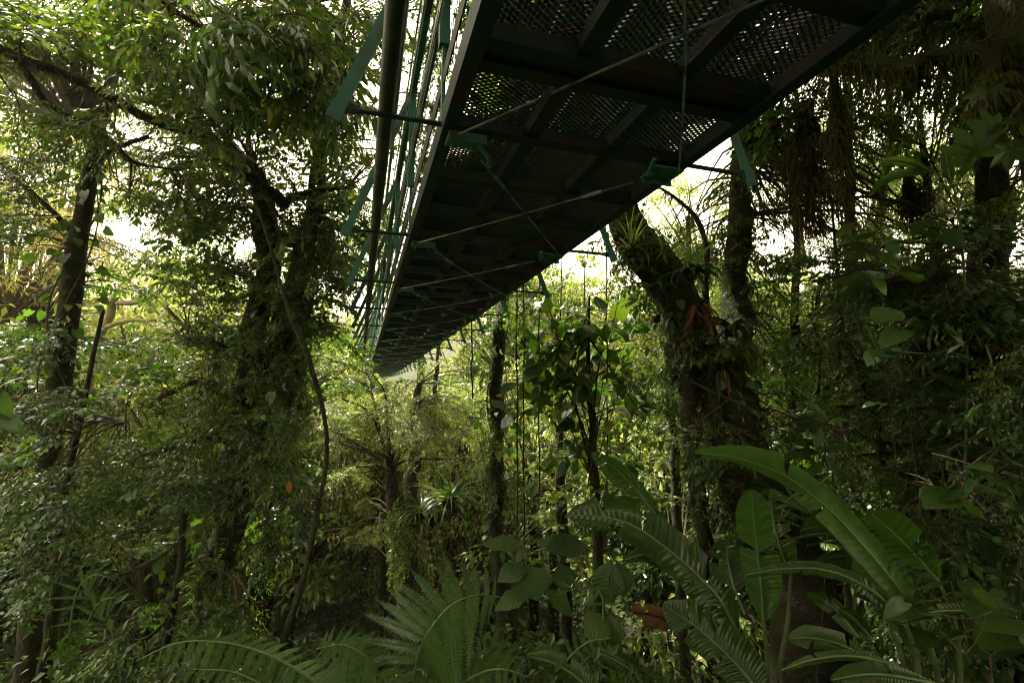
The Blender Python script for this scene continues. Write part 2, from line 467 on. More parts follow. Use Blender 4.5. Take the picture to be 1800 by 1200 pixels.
for k, y in enumerate(ys):
    for side in (0, 1):
        x = XL if side == 0 else XR
        R = None if side == 0 else RZ180
        bput('outrigger', outL, x, y, -.015, R=R)
        sx = -1 if side == 0 else 1
        bput('brace', braceL, x + sx * .43, y, -.03, R=R)
        bput('railing_post', postm, x, y, .02)
        bput('bracket', hook, x, y, -.045, R=R)
    if k < len(ys) - 1:
        for (xa, xb) in ((XL + .2, XR - .05), (XR - .2, XL + .05)):
            y2 = y + DY
            P = spline([(xa, y + .12, zb(y) - .085), ((xa + xb) / 2, (y + y2) / 2, (zb(y) + zb(y2)) / 2 - .10 - (.012 if xa < xb else 0)), (xb, y2 - .05, zb(y2) - .085)], 5)
            part('bracing_rod', Geo().tube(P, .005, 5).tube([P[1] * .75 + P[0] * .25, P[1] * .45 + P[0] * .55], .010, 6), ['steel'], bridge)
# rails, cables, toe plate and side netting
part('cable_conduit', Geo().tube([(p[0], p[1], p[2]) for p in along(XL - .235, .045)], .034, 8), ['rubber'], bridge, True)
for x in (XL, XR):
    bar(along(x, .20), .006, .075, 'paint_shaded', 'toe_plate')
    bar(along(x, .60), .035, .035, 'paint', 'middle_rail')
    bar(along(x, 1.12), .05, .05, 'paint', 'top_rail')
    s = -1 if x == XL else 1
    for dx, dz in ((.05, .32), (.09, .52), (.07, .85)):
        part('cable', Geo().tube(along(x + s * dx, dz), .006, 5), ['steel'], bridge)
    part('suspension_cable', Geo().tube([(x + s * .04, y, zb(y) + 1.3 + .012 * (y - 12) ** 2) for y in np.linspace(ys[0], ys[-1], 40)], .020, 6), ['steel'], bridge)
g = Geo()
nh, hz = 20, 10
for r in range(hz):
    npt = nh * 2 + 1
    yy = np.linspace(0, DY, npt)
    zz = .25 + r * .085 + (np.arange(npt) % 2) * .0425 * (1 if r % 2 else -1)
    P = np.stack([np.zeros(npt), yy, zz], -1)
    for d in ((0, .0012, .0022), (.0022, 0, 0)):
        d = np.array(d); i = np.arange(npt - 1)
        g.add(np.vstack([P - d, P + d]), Q=np.stack([i, i + 1, i + 1 + npt, i + npt], -1))
net = g.mesh('side_netting', ['paint'])
for y in ys[:-1]:
    for x in (XL, XR):
        bput('side_netting', net, x + .02, y, 0)['kind'] = 'stuff'

# ------------------------------------------------------------------ leaf templates (length along +x, face up +z)
def leaf_tpl(w_=.19, droop=.12, fold=.05, peak=.4):
    V = np.array([[0, 0, 0], [peak * .8, w_, fold], [peak * .8, -w_, fold], [.78, w_ * .55, fold * .6 - droop * .5], [.78, -w_ * .55, fold * .6 - droop * .5], [1.05, 0, -droop]])
    return V, np.array([[0, 2, 1], [3, 4, 5]]), np.array([[1, 2, 4, 3]])
def leaf2_tpl(w_=.2, droop=.1):
    V = np.array([[0, 0, 0], [.42, w_, .03], [.42, -w_, .03], [1, 0, -droop]])
    return V, None, np.array([[0, 2, 3, 1]])
LEAF = leaf_tpl(.20)
LANCE = leaf_tpl(.14, .2, .03, .5)
OVATE = leaf_tpl(.30, .15, .06, .35)
TINY = leaf2_tpl(.25)

def big_leaf(profile, n=8, half=3, droop=.25, fold=.12, wav=.02, name='leaf', mats=('leaf_mid',), notch=0.0):
    """smooth leaf with midrib fold; profile(t) gives half width."""
    g = Geo(); ts = np.linspace(0, 1, n + 1)
    V = []; vein = []
    for t in ts:
        h = profile(t)
        for k in range(-half, half + 1):
            s = k / half
            x = t - notch * abs(s) * (1 - t) ** 3 * 1.0 + .10 * abs(s) * h * (1 - t)
            V.append((x, s * h, -droop * t * t + fold * abs(s) * h * 2 - fold * 1.4 * abs(s) ** 3 * h + wav * sin(t * 19 + s * 3) * abs(s)))
            vein.append(t * 60 - abs(s) * 14)
    k = 2 * half + 1
    i = np.arange(n)[:, None] * k; j = np.arange(k - 1)[None]
    g.add(V, Q=np.stack([i + j, i + k + j, i + k + j + 1, i + j + 1], -1).reshape(-1, 4), vein=vein)
    return g.mesh(name, list(mats), True)
ov = lambda W, p=.4: (lambda t: W * max(0.02, (np.clip(t / p, 0, 1) ** .6) * (1 - np.clip((t - p) / (1 - p), 0, 1) ** 1.8)))
def heart(t): return .40 * (sin(pi * min(1, (t * .92 + .08)) ** .62)) ** .8 + .001
MESH = {}
MESH['heart'] = big_leaf(heart, 7, 2, .22, .16, name='leaf', mats=('leaf_glossy',), notch=.18)
MESH['heart_mid'] = big_leaf(heart, 7, 2, .28, .12, name='leaf', mats=('leaf_mid',), notch=.12)
MESH['broad'] = big_leaf(ov(.34, .45), 6, 2, .25, .14, name='leaf', mats=('leaf_big',))
MESH['broad_b'] = big_leaf(ov(.30, .5), 6, 2, -.10, .20, .03, name='leaf', mats=('leaf_big',))
MESH['lance'] = big_leaf(ov(.11, .4), 7, 1, .35, .2, name='leaf', mats=('leaf_glossy',))
MESH['lance_l'] = big_leaf(ov(.13, .45), 7, 1, .25, .2, name='leaf', mats=('leaf_big',))
MESH['dead'] = big_leaf(ov(.13, .45), 7, 2, .45, .5, .05, name='leaf', mats=('dead',))
MESH['orange'] = big_leaf(ov(.2, .45), 6, 2, .3, .3, .05, name='leaf', mats=('orange',))

# ------------------------------------------------------------------ leafy branches (shared meshes)
def spray(seed, kind, nleaf, leaf_len, mats, L=1.0, hang=.15, nsub=9, spread=.42):
    global RNG
    keep = RNG; RNG = np.random.default_rng(seed)
    g = Geo()
    t = np.linspace(0, 1, 9)
    main = np.stack([t * L, .05 * np.sin(t * 5 + seed), -hang * t * t * L], -1)
    g.tube(main, .009 * (1 - .8 * t) + .0015, 4, 0)
    pos, dirs = [], []
    subs = [main]
    for s in range(nsub):
        t0 = .15 + .8 * (s + .5) / nsub
        p = main[0] * 0 + np.array([t0 * L, .05 * sin(t0 * 5 + seed), -hang * t0 * t0 * L])
        sd = 1 if s % 2 else -1
        ang = rnd(.5, 1.15) * sd
        l = spread * L * (1.15 - .6 * t0) * rnd(.7, 1.2)
        d = np.array([cos(ang), sin(ang), rnd(-.35, .3)])
        q = np.linspace(0, 1, 5)[:, None]
        P = p + d * q * l + np.array([0, 0, -hang * l * 1.2]) * q * q
        g.tube(P, .004 * (1 - .7 * q[:, 0]), 3, 0)
        subs.append(P)
    tot = sum(len(s) for s in subs)
    per = max(1, nleaf // (nsub + 1))
    for P in subs:
        sp = spline(P, per + 1)[1:]
        tg = norm(np.gradient(sp, axis=0)) if len(sp) > 1 else norm(sp[-1:] - P[:1])
        for k in range(len(sp)):
            sd = 1 if k % 2 else -1
            side = np.cross([0, 0, 1.0], tg[k])
            d = tg[k] * rnd(.3, .9) + side * sd * rnd(.5, 1.1) + np.array([0, 0, rnd(-.55, .15) - hang])
            pos.append(sp[k] + RNG.normal(0, .008, 3)); dirs.append(d)
    pos = np.array(pos); dirs = np.array(dirs); n = len(pos)
    up = np.array([0, 0, 1.0]) + RNG.normal(0, .38, (n, 3))
    g.scatter(kind, frames(dirs, up), pos, leaf_len * rnd(.6, 1.2, n), 1)
    me = g.mesh('leafy_branch', ['twig', mats])
    RNG = keep
    return me
SP = {}
for k in range(3):
    SP['small%d' % k] = spray(10 + k, LEAF, 110, .088, 'leaf_mid')
    SP['smalld%d' % k] = spray(20 + k, LEAF, 110, .088, 'leaf_dark')
    SP['lance%d' % k] = spray(30 + k, LANCE, 70, .19, 'leaf_mid', hang=.45, nsub=7)
    SP['lanced%d' % k] = spray(40 + k, LANCE, 70, .17, 'leaf_glossy', hang=.35, nsub=7)
    SP['ovate%d' % k] = spray(50 + k, OVATE, 60, .13, 'leaf_mid', hang=.1, nsub=7)
    SP['ovated%d' % k] = spray(60 + k, OVATE, 60, .13, 'leaf_glossy', hang=.1, nsub=7)
    SP['fine%d' % k] = spray(70 + k, LANCE, 260, .062, 'leaf_mid', hang=.2, nsub=13)
    SP['finel%d' % k] = spray(80 + k, LANCE, 260, .070, 'leaf_light', hang=.15, nsub=13)
    SP['gold%d' % k] = spray(90 + k, LANCE, 200, .06, 'leaf_gold', hang=.15, nsub=15, spread=.5)
    SP['up%d' % k] = spray(100 + k, LANCE, 60, .20, 'leaf_glossy', hang=-.1, nsub=6)

def moss_on(g, P, r, dens, ln, hang=.8, mat=0, wid=.06):
    """tufts and strands hanging off a limb: P centreline, r radii"""
    P = np.asarray(P); seg = np.linalg.norm(np.diff(P, axis=0), axis=1); tot = seg.sum()
    n = int(dens * tot)
    if n < 1: return
    k = RNG.integers(0, len(P) - 1, n); u = RNG.random(n)[:, None]
    c = P[k] * (1 - u) + P[k + 1] * u
    rr = np.interp(np.arange(len(P)), np.arange(len(P)), np.broadcast_to(r, (len(P),)))[k]
    a = norm(RNG.normal(0, 1, (n, 3)) + np.array([0, 0, -.3]))
    p = c + a * rr[:, None] * .9
    d = norm(a * (1 - hang) + np.array([0, 0, -hang]) + RNG.normal(0, .12, (n, 3)))
    R = frames(d, RNG.normal(0, 1, (n, 3)))
    l = ln * RNG.gamma(2.0, .5, n)
    S = np.stack([l, np.full(n, wid * ln) + .004, l], -1)
    g.scatter((np.array([[0, -.5, 0], [0, .5, 0], [.55, .35, .05], [1, 0, 0], [.55, -.35, .05]]), np.array([[4, 2, 3]]), np.array([[0, 1, 2, 4]])), R, p, S, mat)

def polyline(pts):
    """[(px,py,D,width_px)] -> centreline and radii (real 3D)"""
    P = np.array([at(a, b, d) for a, b, d, _ in pts]); r = np.array([w_ / 2 / F * d for _, _, d, w_ in pts])
    return P, r

class Tree:
    def __init__(self, name, label, cat, trunk, mat='bark', wob=.12, sides=14, group=None, moss=0, top=None, slim=.82):
        P, r = polyline(trunk); r = r * slim
        low = P[-1]
        gz = float(ground(low[0], low[1]))
        if low[2] > gz - .1:
            d = P[-1] - P[-2]; d = d / (abs(d[2]) + 1e-6)
            hgt = low[2] - gz + .25
            e = low + np.array([d[0] * min(hgt, .8), d[1] * min(hgt, .8), -hgt])
            P = np.vstack([P, (P[-1] + e) / 2, e]); r = np.append(r, [r[-1] * 1.08, r[-1] * 1.5])
        if top is not None:
            q = P[0] + np.array(top); P = np.vstack([q, P]); r = np.append([r[0] * .55], r)
        base = P[-1].copy(); base[2] = float(ground(base[0], base[1]))
        self.root = thing(name, label, cat, base, group)
        self.nodes = []; self.mat = mat; self.wob = wob
        self.tw = Geo(); self.moss = Geo(); self.msd = moss
        self._limb('trunk', P, r, sides)
    def _limb(self, name, P, r, sides):
        n = max(6, int(np.linalg.norm(np.diff(P, axis=0), axis=1).sum() / max(.06, r.mean() * .7)))
        n = min(n, 90)
        C_ = spline(P, n); rr = np.interp(np.linspace(0, len(P) - 1, n), np.arange(len(P)), r)
        C_ = C_ + np.stack([np.sin(np.arange(n) * .55 + RNG.random() * 6), np.cos(np.arange(n) * .43 + RNG.random() * 6), np.zeros(n)], -1) * rr[:, None] * (.06 if self.root.name.startswith('ivy') else .18)
        part(name, Geo().tube(C_, rr, sides, 0, self.wob), [self.mat], self.root, True)
        self.nodes += list(C_)
        if self.msd: moss_on(self.moss, C_, rr, self.msd, .10, .35, 0)
        return C_, rr
    def limb(self, pts, sides=8, moss=0, mlen=.15, hang=.8):
        P, r = polyline(pts)
        C_, rr = self._limb('limb', P, r, sides)
        if moss: moss_on(self.moss, C_, rr, moss, mlen, hang, 0)
        return self
    def limb3(self, P, r, sides=7):
        self._limb('limb', np.array(P), np.array(r), sides); return self
    def fill(self, regions, kinds, size=(.7, 1.1), droop=-.15, link=True, flat=.0):
        """regions: (px, py, rx, ry, D0, D1, count): leafy branches inside the volume, each tied to the nearest limb"""
        N = np.array(self.nodes)
        for (px, py, rx, ry, D0, D1, cnt) in regions:
            for _ in range(int(cnt * 1.7)):
                a, q = rnd(0, 2 * pi), sqrt(rnd(0, 1))
                D = rnd(D0, D1)
                t = at(px + cos(a) * q * rx, py + sin(a) * q * ry, D)
                k = np.linalg.norm(N - t, axis=1).argmin(); s = N[k]
                d = t - s; dl = np.linalg.norm(d)
                d = norm(d + RNG.normal(0, .35, 3) * max(dl, .6)); d[2] = d[2] * .6 + droop + rnd(-.2, .2)
                d = norm(d)
                kd = kinds[RNG.integers(len(kinds))]
                me = SP[kd + str(RNG.integers(3))]
                sc = rnd(*size)
                start = t - d * sc * .5
                up = np.array([0, 0, 1.0]) + RNG.normal(0, .25, 3)
                R = frames(d[None], up[None])[0]
                put('leafy_branch', me, self.root, start, R, sc)['kind'] = 'stuff'
                if link and dl > .25:
                    mid = (s + start) / 2 + RNG.normal(0, .06, 3) * dl + np.array([0, 0, .08 * dl])
                    self.tw.tube(spline([s, mid, start], 6), np.linspace(.006 + .006 * dl, .006, 6), 4, 0)
        return self
    def over(self, spots):  # overhead crowns with their limbs, put in for the shade they cast
        for (x_, y_, z_, sc_, kd) in spots:
            c = np.array([x_, y_, z_]); s = self.nodes[0]
            P = spline([s, (s + c) / 2 + [0, 0, .4], c - [0, 0, .5 * sc_]], 12)
            part('limb', Geo().tube(P, np.linspace(.10, .05, 12), 8, 0, .1), [self.mat], self.root, True)
            a = rnd(0, 6.28)
            R = np.array([[cos(a), -sin(a), 0], [sin(a), cos(a), 0], [0, 0, 1]])
            put('crown', CR[kd + str(RNG.integers(2))], self.root, c, R, (sc_, sc_, sc_ * .5))['kind'] = 'stuff'
        return self
    def done(self):
        if self.tw.n: part('twigs', self.tw, ['twig'], self.root, stuff=True)
        if self.moss.n: part('moss', self.moss, ['moss' if not getattr(self, 'mm', None) else self.mm], self.root, stuff=True)
        return self

# ------------------------------------------------------------------ far trees (shared crowns, each tree a thing)
def crown_mesh(seed, mat, n=7000, rx=2.6, rz=2.2, leaf=.17, clumps=34, gaps=.5, tpl=TINY):
    global RNG
    keep = RNG; RNG = np.random.default_rng(seed)
    c = norm(RNG.normal(0, 1, (clumps, 3))) * (RNG.random((clumps, 1)) ** .33)
    c *= np.array([rx, rx, rz])
    sz = rnd(.22, .5, clumps) * rx * .55
    k = RNG.integers(0, clumps, n)
    o = norm(RNG.normal(0, 1, (n, 3))) * (RNG.random((n, 1)) ** .4)
    o[:, 2] = o[:, 2] * .55
    p = c[k] + o * sz[k][:, None]
    d = norm(o + RNG.normal(0, .5, (n, 3)) + np.array([0, 0, -.35]))
    g = Geo()
    up = np.array([0, 0, 1.0]) + RNG.normal(0, .45, (n, 3))
    g.scatter(tpl, frames(d, up), p, leaf * rnd(.55, 1.3, n), 1)
    for q in range(clumps):
        m = c[q] * .45 + np.array([0, 0, -rz * .35])
        g.tube(spline([(0, 0, -rz * 1.0), m, c[q]], 6), np.linspace(.05, .012, 6), 4, 0)
    me = g.mesh('crown', ['twig', mat]); RNG = keep
    return me
CR = {}
for k in range(2):
    CR['mid%d' % k] = crown_mesh(200 + k, 'leaf_mid')
    CR['light%d' % k] = crown_mesh(210 + k, 'leaf_light', n=4200, leaf=.15, clumps=44)
    CR['gold%d' % k] = crown_mesh(220 + k, 'leaf_gold', leaf=.12, tpl=LANCE)
    CR['dark%d' % k] = crown_mesh(230 + k, 'leaf_dark', leaf=.20)
    CR['sun%d' % k] = crown_mesh(240 + k, 'leaf_light', n=5000, leaf=.14, tpl=LANCE, clumps=44)
TRK = Geo().tube(spline([(0, 0, -9), (.1, .05, -5), (-.05, .1, -2), (0, 0, 0)], 14), np.linspace(.17, .07, 14), 8, 0, .12).mesh('trunk', ['bark'], True)

def far_tree(pos, kind, sc, label, group, name='forest_tree', lean=.12, stretch=1.0):
    base = np.array([pos[0], pos[1], float(ground(pos[0], pos[1]))])
    root = thing(name, label, 'tree', base, group)
    h = pos[2] - base[2]
    put('trunk', TRK, root, (pos[0], pos[1], pos[2] - 1.0 * sc), scale=(sc, sc, max(.3, (h - 1.0 * sc) / 8.9)))
    a = rnd(0, 6.28)
    R = np.array([[cos(a), -sin(a), 0], [sin(a), cos(a), 0], [0, 0, 1]])
    o = put('crown', CR[kind + str(RNG.integers(2))], root, pos, R, (sc, sc, sc * stretch)); o['kind'] = 'stuff'
    return root

def grove(n, px, py, D, kinds, sc, look, group, stretch=(.8, 1.2)):
    for _ in range(n):
        d = rnd(*D); x_, y_ = rnd(*px), rnd(*py); kd = kinds[RNG.integers(len(kinds))]
        where = [w_ for lim, w_ in ((60, 'at the left edge'), (260, 'behind the ivy-clad trunk'), (420, 'left of the thick forked trunk'), (600, 'behind the forked trunk'), (720, 'under the bridge end'), (850, 'behind the umbrella-limbed tree'),
                 (960, 'behind the slender dark trunk'), (1120, 'behind the broad-leaved tree'), (1300, 'behind the leaning mossy trunk'), (1450, 'right of the leaning mossy trunk'), (1650, 'behind the tangled shrub'), (9999, 'near the right edge')) if x_ < lim][0]
        hi = 'low' if y_ > 780 else ('tall' if y_ < 560 else 'mid-height')
        f_ = (d - D[0]) / (D[1] - D[0])
        dep = 'farther' if f_ > .5 else 'nearer'
        tone = {'mid': 'green', 'light': 'pale green', 'sun': 'yellow-green', 'gold': 'golden', 'dark': 'dark green'}[kd]
        q_ = rnd(*sc)
        if 500 < x_ < 880 and d < 40: y_ = max(y_, 672 + 2.25 * q_ * 860 / d)
        if 'against' not in look and (x_ > 1130 or 110 < x_ < 340): y_ = max(y_, 455 + 1.9 * q_ * 860 / d)
        far_tree(at(x_, y_, d), kd, q_, '%s %s %s, %s, %s' % (hi, tone, look, dep, where), group, stretch=rnd(*stretch))
grove(70, (-150, 1950), (560, 900), (24, 42), ['mid', 'light', 'sun'], (1.5, 2.3), 'tree of the distant forest wall', 'trees of the distant forest wall')
grove(24, (560, 1300), (500, 700), (26, 44), ['light', 'sun', 'mid'], (1.8, 2.6), 'treetop of the hill beyond the bridge', 'treetops of the hill beyond the bridge')
grove(30, (-200, 640), (590, 860), (13, 24), ['light', 'sun', 'mid'], (1.0, 1.6), 'sunlit left ravine tree', 'sunlit trees left of the bridge end')
grove(34, (560, 1250), (640, 1050), (14, 26), ['sun', 'light', 'light'], (.8, 1.3), 'sunlit ravine tree', 'sunlit ravine trees below the bridge end')
grove(34, (1150, 2000), (500, 950), (10, 22), ['mid', 'dark', 'light'], (1.0, 1.5), 'shaded tree', 'shaded trees at the right')
grove(6, (1180, 1800), (260, 440), (22, 30), ['mid', 'light'], (1.0, 1.5), 'treetop against white sky', 'treetops against the sky at the right')
for (x_, y_, d_, lab) in ((-60, 330, 14, 'golden fine-leaved treetop cut by the left edge'), (20, 250, 16, 'highest golden treetop at the left edge'), (30, 400, 13.5, 'lowest and nearest golden treetop at the left edge'), (110, 330, 17, 'golden treetop just behind the ivy-clad trunk'), (70, 470, 15, 'golden bush-like treetop left of the pale bare tree')):
    far_tree(at(x_, y_, d_), 'gold', rnd(.9, 1.2), lab, 'golden treetops at the left edge')
far_tree(at(235, 545, 19), 'gold', 1.35, 'domed golden-green treetop under the bright gap left of the thick trunks', None)

# ------------------------------------------------------------------ undergrowth on the slopes
g = Geo()
n = 90000
v = 2.2 + 24 * RNG.random(n) ** 1.3; u = rnd(-1.3, 1.3, n) * (v + 2)
x = v * fx + u * fy; y = v * fy - u * fx
cl = np.sin(x * 1.7 + 3 * np.sin(y * .6)) * np.sin(y * 1.3 + 2 * np.sin(x * .8))
hh = (.35 + .55 * np.clip(cl + .4, 0, 1.4)) * (1 + .12 * v) * smooth(v, 1.5, 4.5)
z = ground(x, y) + hh * RNG.random(n) ** .6
d = RNG.normal(0, 1, (n, 3)) + np.array([0, 0, -.2])
up = np.array([0, 0, 1.0]) + RNG.normal(0, .5, (n, 3))
g.scatter(TINY, frames(d, up), np.stack([x, y, z], -1), (.05 + .007 * v) * rnd(.6, 1.5, n), 0)
o = bpy.data.objects.new('undergrowth', g.mesh('undergrowth', ['leaf_dark'])); C.objects.link(o)
o['kind'] = 'stuff'; o['label'] = 'dense low leafy undergrowth covering the ravine slopes'; o['category'] = 'undergrowth'

hz = bpy.data.objects.new('haze', Geo().box((0, 0, 0), (1900, 1900, 50)).mesh('haze', []))  # haze volume added to lift the background and glow near sky gaps
C.objects.link(hz); hz['kind'] = 'stuff'; hz.location = (0, 0, 14); hz['label'] = 'faint warm haze added for glow in the forest air'
hm = bpy.data.materials.new('haze'); hm.use_nodes = True
for n_ in list(hm.node_tree.nodes): hm.node_tree.nodes.remove(n_)
_o = hm.node_tree.nodes.new('ShaderNodeOutputMaterial'); _v = hm.node_tree.nodes.new('ShaderNodeVolumePrincipled')
_v.inputs['Color'].default_value = (1, .95, .82, 1); _v.inputs['Density'].default_value = .0003; _v.inputs['Anisotropy'].default_value = .4
hm.node_tree.links.new(_v.outputs[0], _o.inputs['Volume']); hz.data.materials.append(hm)
SC.cycles.volume_bounces = 0

# ------------------------------------------------------------------ trees traced on the left
t2 = Tree('mossy_tree', 'thick fork-trunked tree hung with leaves, left of the bridge end', 'tree',
          [(560, 300, 6.7, 40), (545, 400, 6.5, 52), (528, 470, 6.5, 60), (500, 570, 6.4, 60), (468, 660, 6.3, 75), (440, 750, 6.2, 82), (412, 860, 6.1, 84), (388, 970, 6.0, 84), (372, 1080, 6.0, 92), (350, 1260, 5.9, 110)],
          'bark', .22, 16, moss=60, top=(.3, .4, 3.5), slim=.60)
t2.limb([(450, 300, 6.2, 28), (466, 380, 6.2, 40), (470, 450, 6.2, 40), (452, 560, 6.2, 36), (440, 660, 6.2, 40), (432, 760, 6.2, 40)], 12)
t2.limb([(535, 520, 6.6, 26), (520, 640, 6.5, 28), (512, 740, 6.5, 28), (500, 830, 6.5, 28), (470, 960, 6.4, 30), (440, 1100, 6.3, 30)], 10)
t2.limb([(-90, 40, 4.2, 17), (30, 100, 4.4, 16), (110, 130, 4.6, 16), (195, 172, 4.8, 16), (260, 208, 5.0, 16), (330, 232, 5.2, 15), (385, 252, 5.4, 15), (415, 295, 5.6, 15), (470, 330, 5.9, 16), (500, 360, 6.2, 22)], 10, 900, .05, .3)
t2.limb([(398, 250, 5.4, 9), (402, 190, 5.3, 7), (404, 110, 5.2, 7), (370, 60, 5.1, 7), (300, 15, 5.0, 9), (240, -30, 4.9, 9)], 6, 60, .1)
t2.limb([(398, 245, 5.4, 6), (440, 200, 5.4, 6), (500, 212, 5.4, 5), (600, 240, 5.5, 4)], 5)
t2.limb([(404, 100, 5.2, 6), (430, 140, 5.2, 6), (470, 200, 5.3, 5), (560, 225, 5.4, 4), (620, 260, 5.5, 3)], 5)
t2.limb([(35, 110, 4.4, 12), (70, 165, 4.6, 14), (100, 195, 4.8, 12), (150, 220, 5.0, 7), (200, 250, 5.0, 8), (235, 285, 5.1, 7), (300, 297, 5.3, 4)], 6, 90, .08)
t2.limb([(230, 285, 5.1, 4), (229, 330, 5.1, 3)], 4)
t2.limb([(505, 350, 6.2, 14), (560, 335, 6.1, 8), (610, 330, 6.0, 5)], 6)
t2.limb([(465, 330, 5.9, 6), (490, 380, 5.7, 5), (560, 420, 5.6, 3)], 5)
t2.limb([(435, 745, 6.2, 20), (400, 700, 6.0, 16), (350, 670, 5.9, 12), (280, 700, 5.8, 8)], 7, 100, .1)
t2.limb([(445, 800, 6.1, 14), (380, 770, 5.9, 10), (330, 780, 5.6, 8), (250, 800, 5.5, 6)], 6)
t2.limb([(410, 620, 6.2, 14), (370, 600, 6.0, 10), (330, 605, 5.9, 7)], 6)
t2.fill([(470, 460, 60, 60, 5.8, 6.1, 14), (540, 440, 50, 70, 6.0, 6.4, 12), (480, 600, 70, 60, 5.8, 6.1, 14), (440, 720, 80, 50, 5.6, 6.0, 14), (420, 860, 70, 60, 5.6, 5.9, 10), (390, 990, 60, 60, 5.5, 5.8, 7), (500, 720, 50, 70, 6.0, 6.3, 10)], ['small', 'small', 'ovate', 'smalld'], (.3, .5), -.5)
t2.fill([(200, 110, 180, 80, 6.5, 9, 22), (90, 260, 100, 80, 7, 9, 14), (560, 60, 100, 60, 6.5, 9, 14), (330, 40, 200, 50, 6.5, 9, 14), (300, 250, 90, 50, 7, 9, 10), (600, 400, 40, 80, 7, 9, 12), (330, 400, 60, 60, 7, 9, 10), (580, 180, 40, 50, 7, 9, 5)], ['small', 'small', 'fine'], (.6, 1.1))
t2.fill([(60, 60, 110, 60, 6.5, 9, 10), (40, 200, 70, 60, 7, 9, 8), (250, 350, 60, 40, 8, 10, 5), (640, 240, 30, 60, 7, 9, 5), (640, 420, 25, 60, 7, 9, 6)], ['small', 'fine'], (.6, 1.1))
# top-left leaf ceiling
t2.fill([(130, 30, 190, 70, 4.9, 6.2, 26), (60, 150, 110, 70, 5.2, 6.4, 8), (330, 160, 110, 70, 5.8, 7.0, 16), (430, 250, 140, 90, 6.2, 7.2, 26), (150, 20, 190, 50, 3.8, 4.4, 5), (430, 160, 120, 50, 4.6, 5.2, 6), (200, 200, 120, 40, 4.2, 4.7, 4), (350, 230, 90, 30, 4.6, 5.0, 3),
         (540, 330, 100, 110, 6.0, 7.0, 24), (330, 345, 110, 60, 5.6, 6.8, 16), (570, 420, 70, 100, 5.6, 7, 16)], ['small', 'small', 'ovate', 'smalld'], (.55, 1.0))
t2.fill([(745, 60, 40, 90, 6, 9, 14), (730, 230, 30, 80, 6, 9, 10), (640, 60, 40, 80, 5.5, 8, 8), (690, 380, 20, 60, 7, 9, 6)], ['small', 'ovate'], (.5, .9))
t2.fill([(300, 20, 110, 60, 4.0, 5.2, 7), (440, 60, 90, 80, 4.2, 5.4, 12), (570, 100, 70, 120, 4.6, 6, 16), (610, 270, 30, 60, 5.5, 6, 2)], ['lance', 'lance', 'lanced'], (.7, 1.1), -.35)
t2.fill([(390, 430, 110, 80, 5.8, 6.8, 18), (400, 540, 110, 70, 5.8, 6.6, 26), (560, 520, 80, 90, 6, 7, 20), (360, 650, 120, 70, 5.4, 6.4, 14),
         (380, 760, 150, 50, 5.0, 6.2, 16), (330, 850, 160, 40, 5.0, 6.0, 9), (480, 850, 60, 90, 5.8, 6.6, 14), (590, 640, 60, 70, 7, 8, 10)], ['small', 'smalld', 'ovated', 'small'], (.5, .85))
t2.fill([(500, 640, 70, 120, 5.8, 6.8, 18), (450, 830, 60, 120, 5.8, 6.3, 12), (400, 1000, 80, 90, 5.6, 6.2, 8)], ['lance', 'lanced'], (.35, .6), -1.2)
t2.over([(-1.6, 6.0, 7.6, .8, 'dark'), (-.9, 4.2, 7.2, .7, 'dark'), (-3.2, 8.5, 10, 1.0, 'dark'), (-2.2, 2.6, 7.5, 1.0, 'dark')]).done()

t1 = Tree('ivy_clad_tree', 'straight dark trunk wrapped in broad-leaved climbers, nearest the left edge', 'tree',
          [(175, 220, 7.0, 26), (158, 310, 6.9, 32), (142, 400, 6.8, 38), (124, 520, 6.7, 46), (106, 650, 6.6, 50), (92, 770, 6.6, 50), (76, 900, 6.5, 50), (60, 1050, 6.5, 54), (46, 1260, 6.4, 62)],
          'bark', .10, 14, moss=15, top=(.4, .3, 4), slim=.72)
t1.limb([(150, 330, 6.9, 14), (190, 270, 6.8, 9), (260, 240, 6.6, 6)], 6)
t1.limb([(140, 420, 6.9, 12), (80, 360, 6.8, 9), (10, 300, 6.6, 7)], 6)
t1.limb([(95, 760, 6.6, 10), (150, 730, 6.4, 7), (220, 740, 6.2, 5)], 6)
t1.fill([(30, 330, 70, 60, 6, 7, 12), (30, 400, 60, 40, 6, 7, 6), (50, 610, 80, 60, 6, 7.2, 16), (190, 640, 80, 60, 6, 7.2, 7), (170, 800, 130, 40, 5.6, 6.8, 12), (40, 850, 80, 60, 5, 6.4, 12), (230, 480, 50, 60, 7, 8, 6), (150, 260, 70, 40, 6, 7, 5)],
        ['small', 'smalld', 'smalld', 'ovated'], (.5, .8))
t1.over([(-5, 4, 8.5, 1.3, 'dark'), (-4.2, 1.2, 8, 1.3, 'dark'), (-7, 0, 9, 1.3, 'dark')]).done()

def leaves_on(root, P, D, meshes, size, up_n=.35, name='leaf', lab=None):
    P = np.asarray(P); n = len(P)
    U = np.array([0, 0, 1.0]) + RNG.normal(0, up_n, (n, 3))
    R = frames(np.asarray(D), U)
    for k in range(n):
        o = put(name, meshes[RNG.integers(len(meshes))], root, P[k], R[k], size * rnd(.6, 1.2))
        if lab: o['label'] = lab

